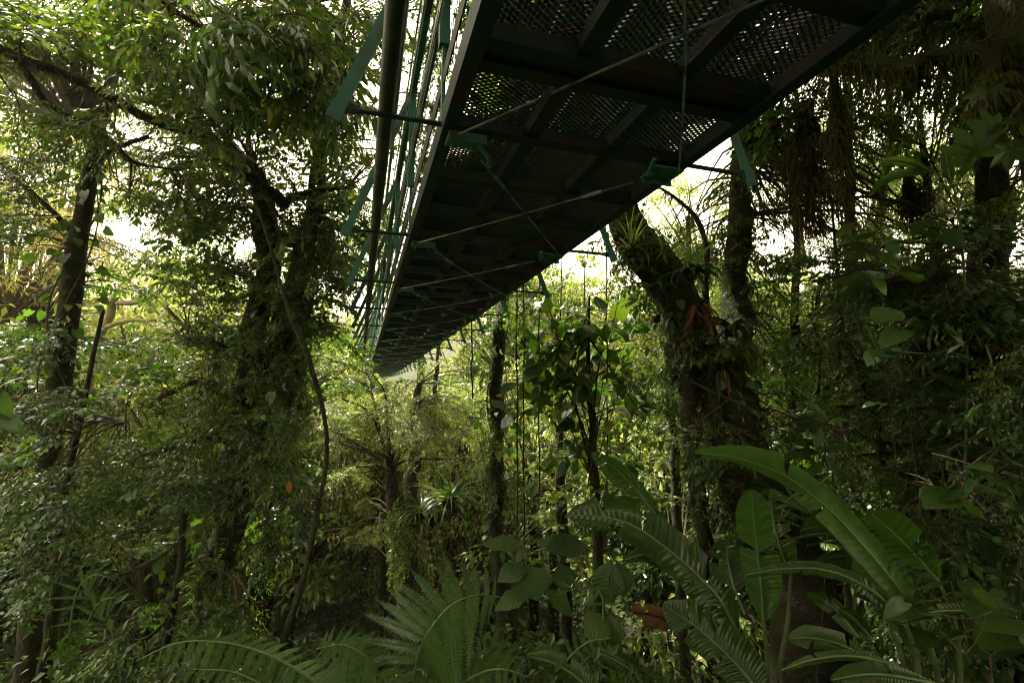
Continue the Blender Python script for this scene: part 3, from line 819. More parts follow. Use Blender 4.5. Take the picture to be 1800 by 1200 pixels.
def climber(pts, n, size, spreadpx, label, meshes=('heart', 'heart_mid'), name='climbing_vine', cat='vine', droop=-.7, front=.0):
    """a creeper: a stem winding on a trunk, each leaf a part"""
    P, r = polyline(pts)
    base = P[-1]
    root = thing(name, label, cat, base)
    C_ = spline(P, 60); rr = np.interp(np.linspace(0, len(P) - 1, 60), np.arange(len(P)), r)
    right = CM[:, 0]; fwd = -CM[:, 2]
    g = Geo()
    a = np.linspace(0, 9, 60)
    W = C_ + (np.cos(a)[:, None] * right + np.sin(a)[:, None] * fwd) * (rr + .015)[:, None]
    g.tube(W, .012, 5)
    a2 = a * -.8 + 2
    W2 = C_ + (np.cos(a2)[:, None] * right + np.sin(a2)[:, None] * fwd) * (rr + .012)[:, None]
    g.tube(W2, .009, 5)
    part('stem', g, ['twig'], root)
    k = RNG.integers(0, 60, n)
    an = rnd(0, 2 * pi, n)
    out = np.cos(an)[:, None] * right + np.sin(an)[:, None] * fwd * np.where(np.sin(an) > 0, .5, 1)[:, None]
    off = rr[k][:, None] + rnd(.0, 1, n)[:, None] ** 1.6 * spreadpx / F * 6
    p = C_[k] + out * off + RNG.normal(0, .03, (n, 3))
    d = out * rnd(.5, 1.1, n)[:, None] + np.array([0, 0, droop]) + RNG.normal(0, .3, (n, 3))
    leaves_on(root, p, d, [MESH[m] for m in meshes], size, .5)
    gs = Geo()
    for q in range(n):
        gs.tube([C_[k[q]] + out[q] * rr[k[q]], p[q]], .0022, 3)
    part('leaf_stalks', gs, ['stem'], root, stuff=True)
    return root
climber([(158, 300, 6.9, 34), (142, 400, 6.8, 40), (124, 520, 6.7, 48), (106, 650, 6.6, 52), (92, 770, 6.6, 52), (76, 900, 6.5, 52)], 230, .14, 55,
        'climber with heart-shaped leaves winding up the straight trunk nearest the left edge')
climber([(545, 420, 6.4, 60), (500, 570, 6.3, 70), (450, 700, 6.2, 90), (415, 850, 6.0, 90), (390, 980, 5.9, 90)], 240, .13, 110,
        'leafy climber smothering the thick fork-trunked tree', ('heart', 'lance', 'heart_mid'))
climber([(880, 560, 8.5, 26), (873, 660, 8.5, 32), (875, 780, 8.5, 32), (872, 900, 8.5, 36), (878, 1000, 8.5, 38)], 150, .14, 55,
        'small climber on the slender dark trunk right of the bridge end', ('heart_mid', 'heart'))
climber([(1180, 520, 4.9, 90), (1240, 640, 4.8, 110), (1280, 740, 4.7, 120), (1330, 850, 4.6, 120)], 200, .085, 90,
        'leafy creeper on the big leaning mossy trunk', ('heart', 'heart_mid', 'lance'))

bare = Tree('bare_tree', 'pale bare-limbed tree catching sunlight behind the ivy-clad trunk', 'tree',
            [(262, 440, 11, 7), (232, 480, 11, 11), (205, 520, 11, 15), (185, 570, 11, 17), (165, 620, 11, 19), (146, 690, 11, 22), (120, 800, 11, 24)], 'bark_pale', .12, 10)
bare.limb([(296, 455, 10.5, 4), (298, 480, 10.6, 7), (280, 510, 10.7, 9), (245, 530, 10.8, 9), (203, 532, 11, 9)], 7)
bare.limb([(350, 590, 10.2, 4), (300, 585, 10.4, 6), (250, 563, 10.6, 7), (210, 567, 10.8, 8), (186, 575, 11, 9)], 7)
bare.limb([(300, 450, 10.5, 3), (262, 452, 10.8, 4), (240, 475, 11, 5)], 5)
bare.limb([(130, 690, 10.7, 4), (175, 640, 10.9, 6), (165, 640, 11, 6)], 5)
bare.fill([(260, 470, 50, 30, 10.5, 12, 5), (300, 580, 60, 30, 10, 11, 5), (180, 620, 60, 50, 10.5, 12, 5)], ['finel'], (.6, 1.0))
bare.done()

st = Tree('sapling', 'slim dark sapling with a bent stem low at the left', 'tree',
          [(322, 800, 5.3, 7), (325, 880, 5.3, 13), (320, 960, 5.3, 14), (306, 1060, 5.3, 15), (288, 1150, 5.3, 17), (278, 1260, 5.3, 20)], 'bark', .1, 8)
st.limb([(310, 1020, 5.3, 5), (360, 1000, 5.2, 4), (410, 1010, 5.1, 3)], 5)
st.limb([(300, 1080, 5.3, 7), (260, 1120, 5.2, 5), (200, 1130, 5.1, 4)], 5, 60, .05)
st.limb([(210, 1010, 5.5, 8), (260, 990, 5.4, 8), (320, 950, 5.3, 7)], 5, 150, .06)
st.fill([(280, 840, 110, 30, 4.8, 5.6, 10), (180, 1150, 150, 60, 4.5, 5.5, 8), (450, 1120, 120, 60, 4.5, 5.6, 7), (200, 950, 120, 50, 5, 6, 4), (330, 1080, 80, 60, 5, 6, 6)], ['smalld', 'ovated', 'smalld'], (.45, .7))
st.done()
st = Tree('leaning_tree', 'dark trunk beside the ivy-clad one at the bottom left', 'tree',
          [(118, 850, 6.0, 14), (106, 960, 6.0, 22), (96, 1060, 6.0, 24), (80, 1180, 6.0, 26)], 'bark', .1, 8, moss=20, top=(.1, .2, 2.2))
st.fill([(30, 980, 80, 100, 5.2, 6.4, 12), (160, 900, 80, 40, 5, 6, 8), (60, 720, 70, 50, 4.5, 5.5, 10)], ['smalld', 'ovated'], (.45, .75))
st.done()

# the curved liana
def liana(pts, label, mat='bark', name='liana', moss=0, sides=6, group=None):
    P, r = polyline(pts)
    n = max(12, int(np.linalg.norm(np.diff(P, axis=0), axis=1).sum() / .06))
    C_ = spline(P, n); rr = np.interp(np.linspace(0, len(P) - 1, n), np.arange(len(P)), r)
    C_ = C_ + np.stack([np.sin(np.arange(n) * .31), np.cos(np.arange(n) * .37), np.zeros(n)], -1) * rr[:, None] * .5
    g = Geo().tube(C_, rr, sides, 0, .15)
    if moss: moss_on(g, C_, rr, moss, .05, .6, 1)
    return solo(name, g, [mat, 'moss'], label, 'liana', smooth=False, group=group)
liana([(440, 330, 5.0, 5), (470, 420, 4.8, 5), (492, 490, 4.6, 6), (512, 560, 4.5, 8), (540, 625, 4.5, 10), (562, 690, 4.5, 9), (572, 760, 4.5, 8), (570, 840, 4.5, 8), (555, 920, 4.5, 9), (535, 1000, 4.5, 10), (515, 1080, 4.5, 12), (492, 1160, 4.5, 12), (470, 1260, 4.5, 14)],
      'long curved liana hanging in an arc left of the bridge end', moss=60)

# ------------------------------------------------------------------ middle: umbrella tree, slender trunk, broad-leaved tree
um = Tree('spreading_tree', 'small tree with limbs fanning out like an umbrella below the bridge end', 'tree',
          [(684, 812, 10, 24), (692, 860, 10, 34), (702, 930, 10, 38), (714, 1000, 10, 42), (716, 1060, 10, 46)], 'bark', .25, 12, moss=60)
for q in ([(575, 770, 9), (620, 785, 8), (655, 800, 10)], [(560, 745, 4), (620, 775, 6), (660, 800, 8)], [(600, 700, 4), (650, 725, 6), (672, 780, 9)], [(625, 640, 3), (652, 690, 6), (668, 760, 9)],
          [(655, 620, 3), (676, 690, 5), (682, 760, 8)], [(760, 770, 4), (725, 782, 6), (705, 800, 8)], [(850, 812, 3), (770, 806, 5), (715, 808, 7)], [(790, 745, 3), (740, 770, 6), (700, 800, 8)],
          [(625, 820, 4), (655, 820, 6), (678, 822, 8)], [(630, 832, 3), (660, 826, 5), (682, 824, 7)], [(745, 700, 3), (715, 750, 5), (692, 800, 8)]):
    D0 = rnd(8.6, 11.2)
    um.limb([(a, max(b, 684 + .4 * (b - 684)), D0 + (10 - D0) * k / 3, w_ * .6) for k, (a, b, w_) in enumerate(q)] + [(686, 826, 10, 9)], 6)
um.fill([(695, 900, 40, 60, 9.3, 9.8, 6), (715, 980, 50, 50, 9.3, 9.8, 6)], ['lance', 'finel'], (.4, .7), -1)
um.fill([(640, 730, 90, 40, 9, 11.5, 10), (760, 800, 80, 40, 9.5, 11.5, 8), (590, 740, 50, 40, 9, 11, 7), (620, 720, 40, 30, 9, 11, 10), (600, 730, 40, 30, 9, 11, 5), (700, 720, 70, 22, 9, 11, 12), (780, 740, 60, 40, 9, 11, 9), (720, 760, 60, 20, 8.8, 9.6, 6), (820, 790, 50, 30, 9, 11, 6), (620, 820, 40, 20, 9, 10, 4), (640, 900, 60, 60, 10.5, 12, 8)],
        ['finel', 'fine', 'finel'], (.5, .85))
um.done()
cb = Tree('mossy_tree', 'straight brown trunk standing just behind the umbrella-limbed tree', 'tree',
          [(737, 672, 11.5, 12), (733, 720, 11.5, 20), (728, 800, 11.5, 28), (722, 880, 11.5, 34), (720, 970, 11.5, 40)], 'bark', .15, 12, moss=40)
cb.fill([(770, 720, 60, 30, 11, 13, 10), (830, 690, 50, 50, 11, 13, 8)], ['finel', 'fine'], (.7, 1))
cb.done()

t3 = Tree('slender_tree', 'slender straight dark trunk right of the bridge end', 'tree',
          [(884, 520, 8.7, 24), (876, 600, 8.6, 28), (872, 700, 8.6, 30), (875, 790, 8.6, 30), (872, 880, 8.6, 34), (876, 960, 8.6, 36), (886, 1060, 8.6, 38), (898, 1240, 8.6, 42)], 'bark', .12, 12, moss=60, top=(.1, .2, 3.5))
t3.limb([(780, 1045, 8.4, 8), (840, 1035, 8.5, 16), (880, 1010, 8.6, 14)], 7)
t3.fill([(860, 620, 50, 60, 8, 9, 12), (900, 540, 50, 30, 8, 9, 8), (850, 760, 40, 60, 8, 8.8, 9), (890, 880, 40, 60, 8, 8.8, 8), (930, 700, 50, 60, 8.5, 10, 8)], ['lanced', 'small'], (.3, .5), -1)
t3.over([(3.4, 11.4, 6.2, .75, 'dark'), (6, 11, 7.2, 1.0, 'dark'), (4, 15, 7, .9, 'dark'), (6.5, 16, 7.8, 1.1, 'dark'), (4.2, 20, 7.4, .9, 'dark'), (6, 25, 9, 1.2, 'dark'), (7, 15, 8.5, 1.2, 'dark'), (8, 21, 10, 1.5, 'dark'), (4.5, 11, 7, .9, 'dark')]).done()

# broad-leaved tree: each of its leaves a part
bt = Tree('broadleaf_tree', 'slim tree with large rounded leaves beside the slender dark trunk', 'tree',
          [(1036, 520, 6.4, 5), (1034, 600, 6.4, 8), (1036, 680, 6.4, 12), (1042, 760, 6.5, 18), (1044, 860, 6.5, 22), (1050, 960, 6.5, 24), (1056, 1120, 6.5, 26)], 'bark', .12, 10)
tips = []
for q in range(33):
    b = at(1036 + rnd(-4, 4), rnd(540, 860), 6.4)
    e = at(rnd(885, 1160), rnd(485, 860), rnd(5.7, 7.4))
    if q % 3 == 0: e = at(rnd(870, 1000), rnd(560, 720), rnd(5.8, 6.8))
    m = (b + e) / 2 + np.array([0, 0, rnd(.0, .25)])
    P = spline([b, m, e], 9)
    if q < 9: bt.limb3(P, np.linspace(.016, .004, 9), 5)
    else: bt.tw.tube(P, np.linspace(.009, .003, 9), 4)
    tips.append(P)
PP, DD = [], []
for P in tips:
    tg = norm(P[-1] - P[0])
    for _ in range(9):
        t_ = rnd(.3, 1); i_ = int(t_ * 8); p = P[min(i_, 8)] + RNG.normal(0, .035, 3)
        d = tg + RNG.normal(0, .7, 3) + np.array([0, 0, -.35])
        bt.tw.tube([p, p + norm(d) * .05], .002, 3)
        PP.append(p + norm(d) * .05); DD.append(d)
leaves_on(bt.root, PP, DD, [MESH['broad'], MESH['broad_b'], MESH['heart_mid']], .25, .35)
bt.fill([(960, 560, 80, 50, 6.2, 7.6, 7), (1100, 560, 50, 60, 6.2, 7.6, 6), (960, 680, 70, 60, 6.4, 7.6, 6), (1090, 720, 60, 80, 6.4, 7.6, 8), (1000, 820, 80, 50, 6.4, 8, 8)], ['ovate'], (.5, .8))
bt.done()

for (pts, lab) in (([(1180, 640, 8, 10), (1182, 720, 8, 18), (1186, 800, 8, 20), (1190, 900, 8, 20), (1200, 1100, 8, 22)], 'thin dark trunk midway between the broad-leaved tree and the leaning trunk'),
                   ([(985, 780, 9.5, 14), (986, 850, 9.5, 22), (990, 940, 9.5, 24), (996, 1100, 9.5, 26)], 'short dark stem in the bright gap left of the broad-leaved tree'),
                   ([(1480, 560, 7, 8), (1484, 700, 7, 12), (1486, 850, 7, 14), (1490, 1050, 7, 16)], 'thin straight stem between the leaning trunk and the right-hand shrubs'),
                   ([(1215, 560, 9, 16), (1220, 700, 9, 18), (1235, 860, 9, 20), (1240, 1050, 9, 22)], 'thin trunk just left of the leaning mossy trunk, half hidden by it'),
                   ([(1400, 420, 9, 14), (1395, 600, 9, 18), (1390, 800, 9, 20), (1392, 1050, 9, 22)], 'dark straight trunk behind and right of the leaning trunk'),
                   ([(770, 620, 16, 8), (764, 700, 16, 10), (760, 840, 16, 12)], 'distant thin trunk below the far end of the bridge')):
    tr = Tree('slender_tree', lab, 'tree', pts, 'bark', .12, 9, moss=20, top=(.1, .1, 2))
    a, b, d_, _ = pts[1]
    tr.fill([(a, b - 30, 55, 60, d_ - .5, d_ + .7, 10), (a, b + 70, 70, 60, d_ - .5, d_ + .7, 9), (a, pts[2][1] + 40, 50, 70, d_ - .4, d_ + .5, 6)], ['small', 'ovate', 'fine'], (.4, .8)); tr.done()

# ------------------------------------------------------------------ right: the leaning trunk with its epiphytes
t4 = Tree('leaning_mossy_tree', 'big dark mossy trunk leaning to the left, loaded with epiphytes', 'tree',
          [(1085, 250, 5.3, 56), (1092, 340, 5.2, 60), (1115, 420, 5.1, 72), (1165, 500, 5.0, 86), (1215, 580, 4.9, 100), (1245, 670, 4.9, 108), (1275, 750, 4.8, 118), (1325, 850, 4.7, 124), (1370, 950, 4.7, 124), (1410, 1080, 4.6, 140), (1440, 1250, 4.6, 160)],
          'bark', .26, 18, moss=160, top=(-.3, .3, 3.5))
t4.limb([(1330, 60, 6.4, 30), (1318, 180, 6.2, 32), (1308, 300, 6.0, 36), (1298, 400, 5.8, 36), (1292, 500, 5.6, 40), (1290, 590, 5.3, 56), (1285, 680, 5.0, 70), (1290, 760, 4.8, 70)], 12)
t4.limb([(1160, 330, 5.4, 4), (1190, 350, 5.3, 6), (1225, 385, 5.3, 8), (1242, 440, 5.2, 10), (1240, 520, 5.1, 12), (1240, 600, 5.0, 14)], 7)
t4.limb([(1215, 640, 4.7, 30), (1212, 740, 4.6, 24), (1225, 850, 4.6, 26), (1238, 960, 4.6, 26)], 9, 60, .08)
t4.limb([(1250, 640, 4.55, 20), (1262, 740, 4.5, 24), (1300, 850, 4.45, 26), (1310, 960, 4.4, 30)], 9)
t4.fill([(1310, 330, 45, 70, 5.6, 6.0, 10), (1295, 450, 45, 60, 5.4, 5.8, 10), (1110, 400, 50, 50, 4.8, 5.2, 8), (1290, 600, 60, 60, 4.5, 5.0, 9), (1380, 330, 60, 60, 6.5, 9, 10), (1450, 440, 70, 40, 6.5, 9, 12), (1190, 420, 50, 40, 6.5, 9, 8), (1560, 400, 80, 50, 7, 9, 10), (1680, 420, 60, 50, 6, 8, 8)], ['small', 'lance', 'ovate', 'fine'], (.3, .6), -.5)
t4.fill([(1130, 420, 60, 50, 5, 5.6, 6), (1200, 620, 50, 60, 4.5, 4.9, 8), (1280, 760, 60, 60, 4.2, 4.7, 8), (1150, 480, 50, 50, 4.7, 5.1, 6), (1340, 500, 80, 70, 5.6, 7, 9), (1350, 620, 80, 60, 5, 6.4, 16), (1180, 700, 60, 60, 5, 6, 12), (1360, 740, 80, 60, 4.6, 5.6, 14), (1290, 860, 70, 60, 4.2, 4.8, 10), (1250, 420, 60, 60, 6, 7, 8), (1300, 400, 50, 60, 6, 7, 7)],
        ['small', 'smalld', 'lanced', 'ovated'], (.3, .6))
t4.over([(3, 7, 6, .8, 'dark'), (5.6, 7.2, 6.6, .95, 'dark'), (3.4, 3.2, 4.8, .8, 'dark'), (2.6, 1.6, 4.6, .8, 'dark'), (4.2, 5.6, 5.8, .95, 'dark'), (5.2, 8.5, 7, 1.1, 'dark'), (3.0, 6.5, 5.6, .7, 'mid'), (4.6, 2.0, 6.0, 1.1, 'dark')]).done()

def strap_leaf(L, w_, arc, mat, name='leaf', n=9, twist=.0):
    g = Geo(); V = []
    for k in range(n + 1):
        t = k / n
        a = arc * t
        x = L * (sin(a) / arc if arc else t); z = L * ((cos(a) - 1) / arc if arc else 0)
        h = w_ * (min(1, t * 6 + .5)) * (1 - t ** 3)
        V += [(x, -h, z + h * .4), (x, 0, z), (x, h, z + h * .4)]
    i = np.arange(n)[:, None] * 3; j = np.arange(2)[None]
    g.add(V, Q=np.stack([i + j, i + 3 + j, i + 4 + j, i + 1 + j], -1).reshape(-1, 4))
    return g.mesh(name, [mat], True)
ST = {'grassy': [strap_leaf(.50, .008, a, 'leaf_light') for a in (1.6, 2.4, 1.0)],
      'strap': [strap_leaf(.34, .022, a, 'leaf_glossy') for a in (1.2, 1.9, .8)],
      'wide': [strap_leaf(.30, .036, a, 'leaf_glossy') for a in (1.0, 1.7)],
      'brown': [strap_leaf(.34, .026, a, 'dead') for a in (.6, 1.3)],
      'big': [strap_leaf(.62, .05, a, 'leaf_mid') for a in (1.2, 1.7)]}
def rosette(px, py, D, kinds, n, label, size=1.0, updir=.7, name='bromeliad', cat='epiphyte', hang=0):
    c = at(px, py, D); root = thing(name, label, cat, c)
    g = Geo()
    P = np.array([[0, 0, -.06], [0, 0, 0], [0, 0, .05]]) * size + c
    g.tube(P, np.array([.05, .06, .02]) * size, 8, 0, .3)
    part('crown_base', g, ['moss_brown'], root)
    for k in range(n):
        a = k * 2.4 + rnd(-.3, .3)
        e = rnd(.1, 1.2) * updir if not hang else -rnd(.5, 1.3)
        d = np.array([cos(a) * cos(e), sin(a) * cos(e), sin(e)])
        kd = kinds[RNG.integers(len(kinds))]
        me = ST[kd][RNG.integers(len(ST[kd]))]
        o = put('leaf', me, root, c + d * .02 * size, frames(d[None], (np.array([0, 0, 1.0]) + RNG.normal(0, .2, 3))[None])[0], size * rnd(.6, 1.15))
        if kd == 'brown': o['label'] = 'dead brown leaf'
    return root
rosette(1110, 440, 4.7, ['grassy'], 42, 'clump of long grassy leaves arching from the top of the leaning trunk', 1.0, 1.3)
rosette(1165, 455, 4.7, ['grassy', 'strap'], 30, 'grassy-leaved epiphyte just below the long grassy clump', .75, 1.2)
rosette(1150, 505, 4.6, ['strap'], 26, 'dark strap-leaved epiphyte on the left flank of the leaning trunk', .8, .6)
rosette(1215, 480, 4.55, ['strap', 'strap', 'wide'], 34, 'bromeliad with glossy strap leaves above the dead brown leaves', 1.0, .9)
rosette(1180, 555, 4.5, ['wide'], 14, 'epiphyte with pale broad leaves pointing down, left of the dead brown leaves', .75, .6, hang=1)
rosette(1225, 530, 4.45, ['brown'], 26, 'bunch of dead brown leaves hanging on the leaning trunk', 1.0, .6, hang=1)
rosette(1195, 590, 4.5, ['brown', 'brown', 'strap'], 12, 'lower small bunch of orange-brown dead leaves on the leaning trunk', .8, .6, hang=1)
rosette(1285, 580, 4.5, ['wide', 'strap'], 24, 'epiphyte with hanging pale green leaves right of the dead brown bunch', .95, .7)
rosette(1270, 640, 4.4, ['brown', 'strap'], 16, 'mixed dead and green leaves drooping midway down the leaning trunk', .9, .6, hang=1)
rosette(1310, 860, 4.1, ['strap', 'wide'], 24, 'glossy strap-leaved rosette low on the leaning trunk above the banana leaves', .8, .8)
rosette(1360, 215, 5.0, ['strap'], 30, 'dark spiky rosette hanging below the mossy branch beside the bridge edge', .9, .9)
rosette(1155, 560, 4.7, ['strap'], 16, 'small dark rosette low on the left flank of the leaning trunk', .6, .6)
rosette(790, 880, 9.2, ['grassy', 'strap'], 60, 'large fountain of drooping strap leaves beside the umbrella-limbed tree', 2.0, .9)
rosette(740, 900, 9.6, ['grassy', 'strap'], 40, 'drooping strap leaves against the trunk of the umbrella-limbed tree', 1.7, .8)

# mossy branch, hanging moss and root balls at the top right
rt = Tree('mossy_tree', 'massive moss-covered trunk at the top right corner', 'tree',
          [(1800, -80, 4.0, 170), (1830, 60, 4.0, 165), (1890, 200, 4.0, 170), (1950, 400, 4.0, 180), (1980, 700, 4.0, 190), (1990, 1000, 4.0, 200)], 'bark_moss', .22, 18, moss=420, top=(0, .2, 2))
rt.limb([(1440, 120, 4.5, 14), (1490, 112, 4.4, 22), (1540, 118, 4.3, 34), (1590, 122, 4.2, 34), (1650, 98, 4.1, 32), (1720, 92, 4.0, 34), (1790, 90, 4.0, 60)], 12, 900, .10, .85)
rt.limb([(1600, 20, 4.6, 12), (1680, 30, 4.4, 20), (1760, 60, 4.2, 30)], 9, 400, .1, .85)
rt.limb([(1440, 20, 5.2, 6), (1540, 55, 5.0, 9), (1640, 45, 4.8, 12), (1740, 20, 4.6, 16)], 7, 200, .08, .85)
rt.fill([(1520, 210, 90, 50, 5.5, 7.5, 9), (1640, 230, 80, 60, 5.5, 7.5, 9), (1740, 330, 60, 60, 5, 7, 7), (1700, 170, 80, 30, 4.6, 5.6, 6)], ['small', 'ovate'], (.4, .75))
rt.fill([(1400, 180, 55, 45, 5, 6, 8), (1345, 190, 30, 50, 5, 6, 5), (1600, 130, 60, 25, 4.2, 5, 6), (1530, 50, 100, 50, 4.5, 6, 16), (1640, 40, 90, 40, 4.2, 5.5, 12), (1740, 170, 80, 80, 4.2, 5, 9), (1460, 150, 60, 50, 4.8, 6, 3), (1600, 170, 90, 40, 5, 6.5, 4), (1560, 260, 100, 70, 7, 9, 6), (1680, 330, 80, 60, 6, 8, 8)],
        ['small', 'smalld', 'lanced', 'ovated'], (.4, .8))
rt.over([(7, 3, 6.5, 1.4, 'dark'), (8, 5, 8, 1.4, 'dark'), (6.5, 4, 9.5, 1.3, 'dark'), (7.5, 7, 12, 1.3, 'dark'), (5.5, 1.5, 6.4, 1.1, 'dark'), (5, -1, 6, 1.2, 'dark')]).done()

def hanging(px, py, D, len_px, w_px, n, label, brown=.5, taper=.6, name='hanging_moss'):
    c = at(px, py, D); L = len_px / F * D; w_ = w_px / F * D
    g = Geo()
    t = RNG.random(n) ** .9
    t = t * (1 - .35 * (np.sin(rnd(0, 2 * pi, n) * 3 + c[1]) > .2)); a = rnd(0, 2 * pi, n); q = np.sqrt(RNG.random(n)) * w_ / 2 * np.where(t < .35, .2 + t * 2.3, 1 - taper * ((t - .35) / .65) ** 1.3)
    q = q * (1 + .35 * np.sin(t * 17 + c[0] * 9))
    P = c + np.stack([np.cos(a) * q + .10 * w_ * np.sin(t * 7), np.sin(a) * q, -t * L], -1)
    d = np.stack([np.cos(a) * .25, np.sin(a) * .25, -np.ones(n)], -1) + RNG.normal(0, .22, (n, 3))
    R = frames(d, RNG.normal(0, 1, (n, 3)))
    l = .08 * RNG.gamma(2, .6, n)
    tpl = (np.array([[0, -.5, 0], [0, .5, 0], [.6, .3, .04], [1, 0, 0], [.6, -.3, .04]]), np.array([[4, 2, 3]]), np.array([[0, 1, 2, 4]]))
    S = np.stack([l, np.full(n, .009), l], -1)
    nb = int(n * brown)
    g.scatter(tpl, R[:nb], P[:nb], S[:nb], 0); g.scatter(tpl, R[nb:], P[nb:], S[nb:], 1)
    g.tube(spline([c + [0, 0, .15], c + [.02, 0, -L * .5], c + [0, .02, -L * .9]], 9), np.linspace(.16, .05, 9) * w_, 6, 0, .4)
    g.tube([c + [0, 0, .10], c + [0.02, 0, .9]], .006, 4, 0)
    return solo(name, g, ['moss_brown', 'moss'], label, 'moss', base=c)
hanging(1412, 205, 5.2, 210, 95, 5200, 'largest shaggy brown root ball hanging beside the bridge', .85, .5)
hanging(1466, 150, 4.8, 215, 42, 2600, 'long narrow curtain of green moss hanging under the mossy branch', .3, .7)
hanging(1598, 318, 6.0, 85, 52, 1800, 'rounded dark root ball hanging clear against the sky', .85, .4)
hanging(1740, 120, 3.8, 110, 70, 2400, 'thick moss beard on the massive corner trunk', .25)
hanging(1400, 590, 7, 60, 45, 900, 'small brown root ball in the shrubs right of the leaning trunk', .9)
hanging(1640, 560, 5, 110, 60, 1800, 'dark shaggy clump in the shade of the right-hand shrubs', .95)
hanging(1520, 640, 6, 120, 60, 1500, 'pale green moss curtain inside the right-hand shrubs', .2)
hanging(1590, 720, 6, 110, 70, 1600, 'lowest pale moss curtain inside the right-hand shrubs', .2)
hanging(1470, 560, 6.5, 90, 40, 1000, 'thin pale moss strip left of the other shrub moss', .2)

for (pts, lab, sp) in (([(1562, 150, 9, 14), (1566, 250, 9, 15), (1552, 330, 9, 16), (1540, 450, 9, 18), (1545, 650, 9, 20), (1550, 900, 9, 24)], 'crooked mossy trunk against the sky under the right-hand branch', 1),
                       ([(1490, 180, 8, 16), (1492, 300, 8, 20), (1496, 420, 8, 22), (1500, 650, 8, 24), (1500, 950, 8, 28)], 'straight mossy trunk behind the moss curtain on the right', 1),
                       ([(1745, 330, 5.6, 60), (1735, 480, 5.5, 70), (1740, 640, 5.4, 74), (1750, 800, 5.3, 78), (1760, 1000, 5.2, 84)], 'broad dark trunk in deep shade near the right edge', 2),
                       ([(1655, 520, 6.5, 22), (1660, 640, 6.4, 28), (1664, 800, 6.3, 28), (1668, 1000, 6.2, 30)], 'dim trunk left of the broad shaded one at the right', 2)):
    tr = Tree('mossy_tree', lab, 'tree', pts, 'bark_moss' if sp == 1 else 'bark', .2, 10, moss=60, top=(.1, .1, 2.5))
    if sp == 1:
        a, b, d_, _ = pts[2]
        tr.limb([(a - 120, b - 60, d_ - .5, 4), (a - 60, b - 30, d_ - .3, 6), (a, b, d_, 9)], 5, 120, .1)
        tr.limb([(a + 150, b - 10, d_ - .5, 4), (a + 70, b + 10, d_ - .3, 7), (a, b + 30, d_, 9)], 5, 120, .1)
        tr.fill([(a, b - 60, 110, 90, d_, d_ + 1.5, 14), (a + 30, b + 120, 120, 70, d_ - .5, d_ + 1, 16), (a, b + 300, 110, 120, d_ - 1, d_ + 1, 14)], ['small', 'smalld', 'fine'], (.5, .95))
    else:
        a, b, d_, _ = pts[1]
        tr.fill([(a - 30, b + 60, 110, 120, d_ - 1.2, d_, 20), (a + 10, b + 260, 120, 140, d_ - 1.2, d_ - .2, 28), (a, 1000, 120, 160, d_ - 1.8, d_ - .6, 24)], ['smalld', 'ovated', 'lanced'], (.5, .9))
    tr.done()

# mossy fallen-looking limbs inside the shrubs: shrubs on the right
sh = Tree('large_shrub', 'tangled shrub with mossy crossing limbs in front of the right-hand trunks', 'shrub',
          [(1500, 620, 5.5, 8), (1530, 720, 5.4, 14), (1560, 820, 5.3, 18), (1600, 960, 5.2, 22), (1620, 1100, 5.1, 26)], 'bark_moss', .15, 8, moss=120)
sh.limb([(1400, 740, 5.8, 8), (1470, 665, 5.7, 10), (1540, 620, 5.6, 10), (1620, 560, 5.5, 8)], 6, 300, .06, .8)
sh.limb([(1470, 715, 5.6, 5), (1540, 712, 5.5, 8), (1620, 718, 5.5, 9), (1700, 722, 5.4, 7)], 6, 300, .06, .8)
sh.limb([(1510, 765, 5.4, 5), (1580, 780, 5.4, 7), (1660, 765, 5.3, 7), (1720, 760, 5.2, 6)], 6, 300, .06, .8)
sh.limb([(1500, 800, 5.4, 5), (1560, 795, 5.4, 6), (1620, 778, 5.4, 6)], 6, 300, .06, .8)
sh.limb([(1430, 560, 6.4, 4), (1440, 640, 6.2, 7), (1430, 740, 6.0, 9)], 6, 60)
sh.limb([(1800, 640, 4, 4), (1680, 545, 4.4, 4), (1600, 500, 4.8, 3)], 5)
sh.limb([(1860, 960, 3.6, 8), (1740, 900, 3.8, 7), (1600, 850, 4.0, 6), (1500, 800, 4.3, 4)], 6)
sh.fill([(1460, 470, 100, 60, 4.8, 6.5, 16), (1560, 520, 110, 60, 4.6, 6.5, 18), (1500, 620, 120, 60, 5, 6.5, 10), (1660, 450, 90, 80, 4.2, 5.5, 14), (1450, 730, 90, 60, 4.6, 5.8, 12), (1640, 860, 110, 60, 4, 5.5, 16), (1520, 860, 90, 50, 4.6, 5.6, 10), (1740, 560, 80, 110, 3.8, 5, 24), (1780, 780, 70, 160, 3.4, 4.6, 30), (1700, 980, 110, 90, 3.2, 4.6, 26), (1640, 700, 100, 100, 4.6, 5.6, 16)],
        ['smalld', 'lanced', 'ovated', 'smalld', 'small'], (.35, .75))
sh.done()

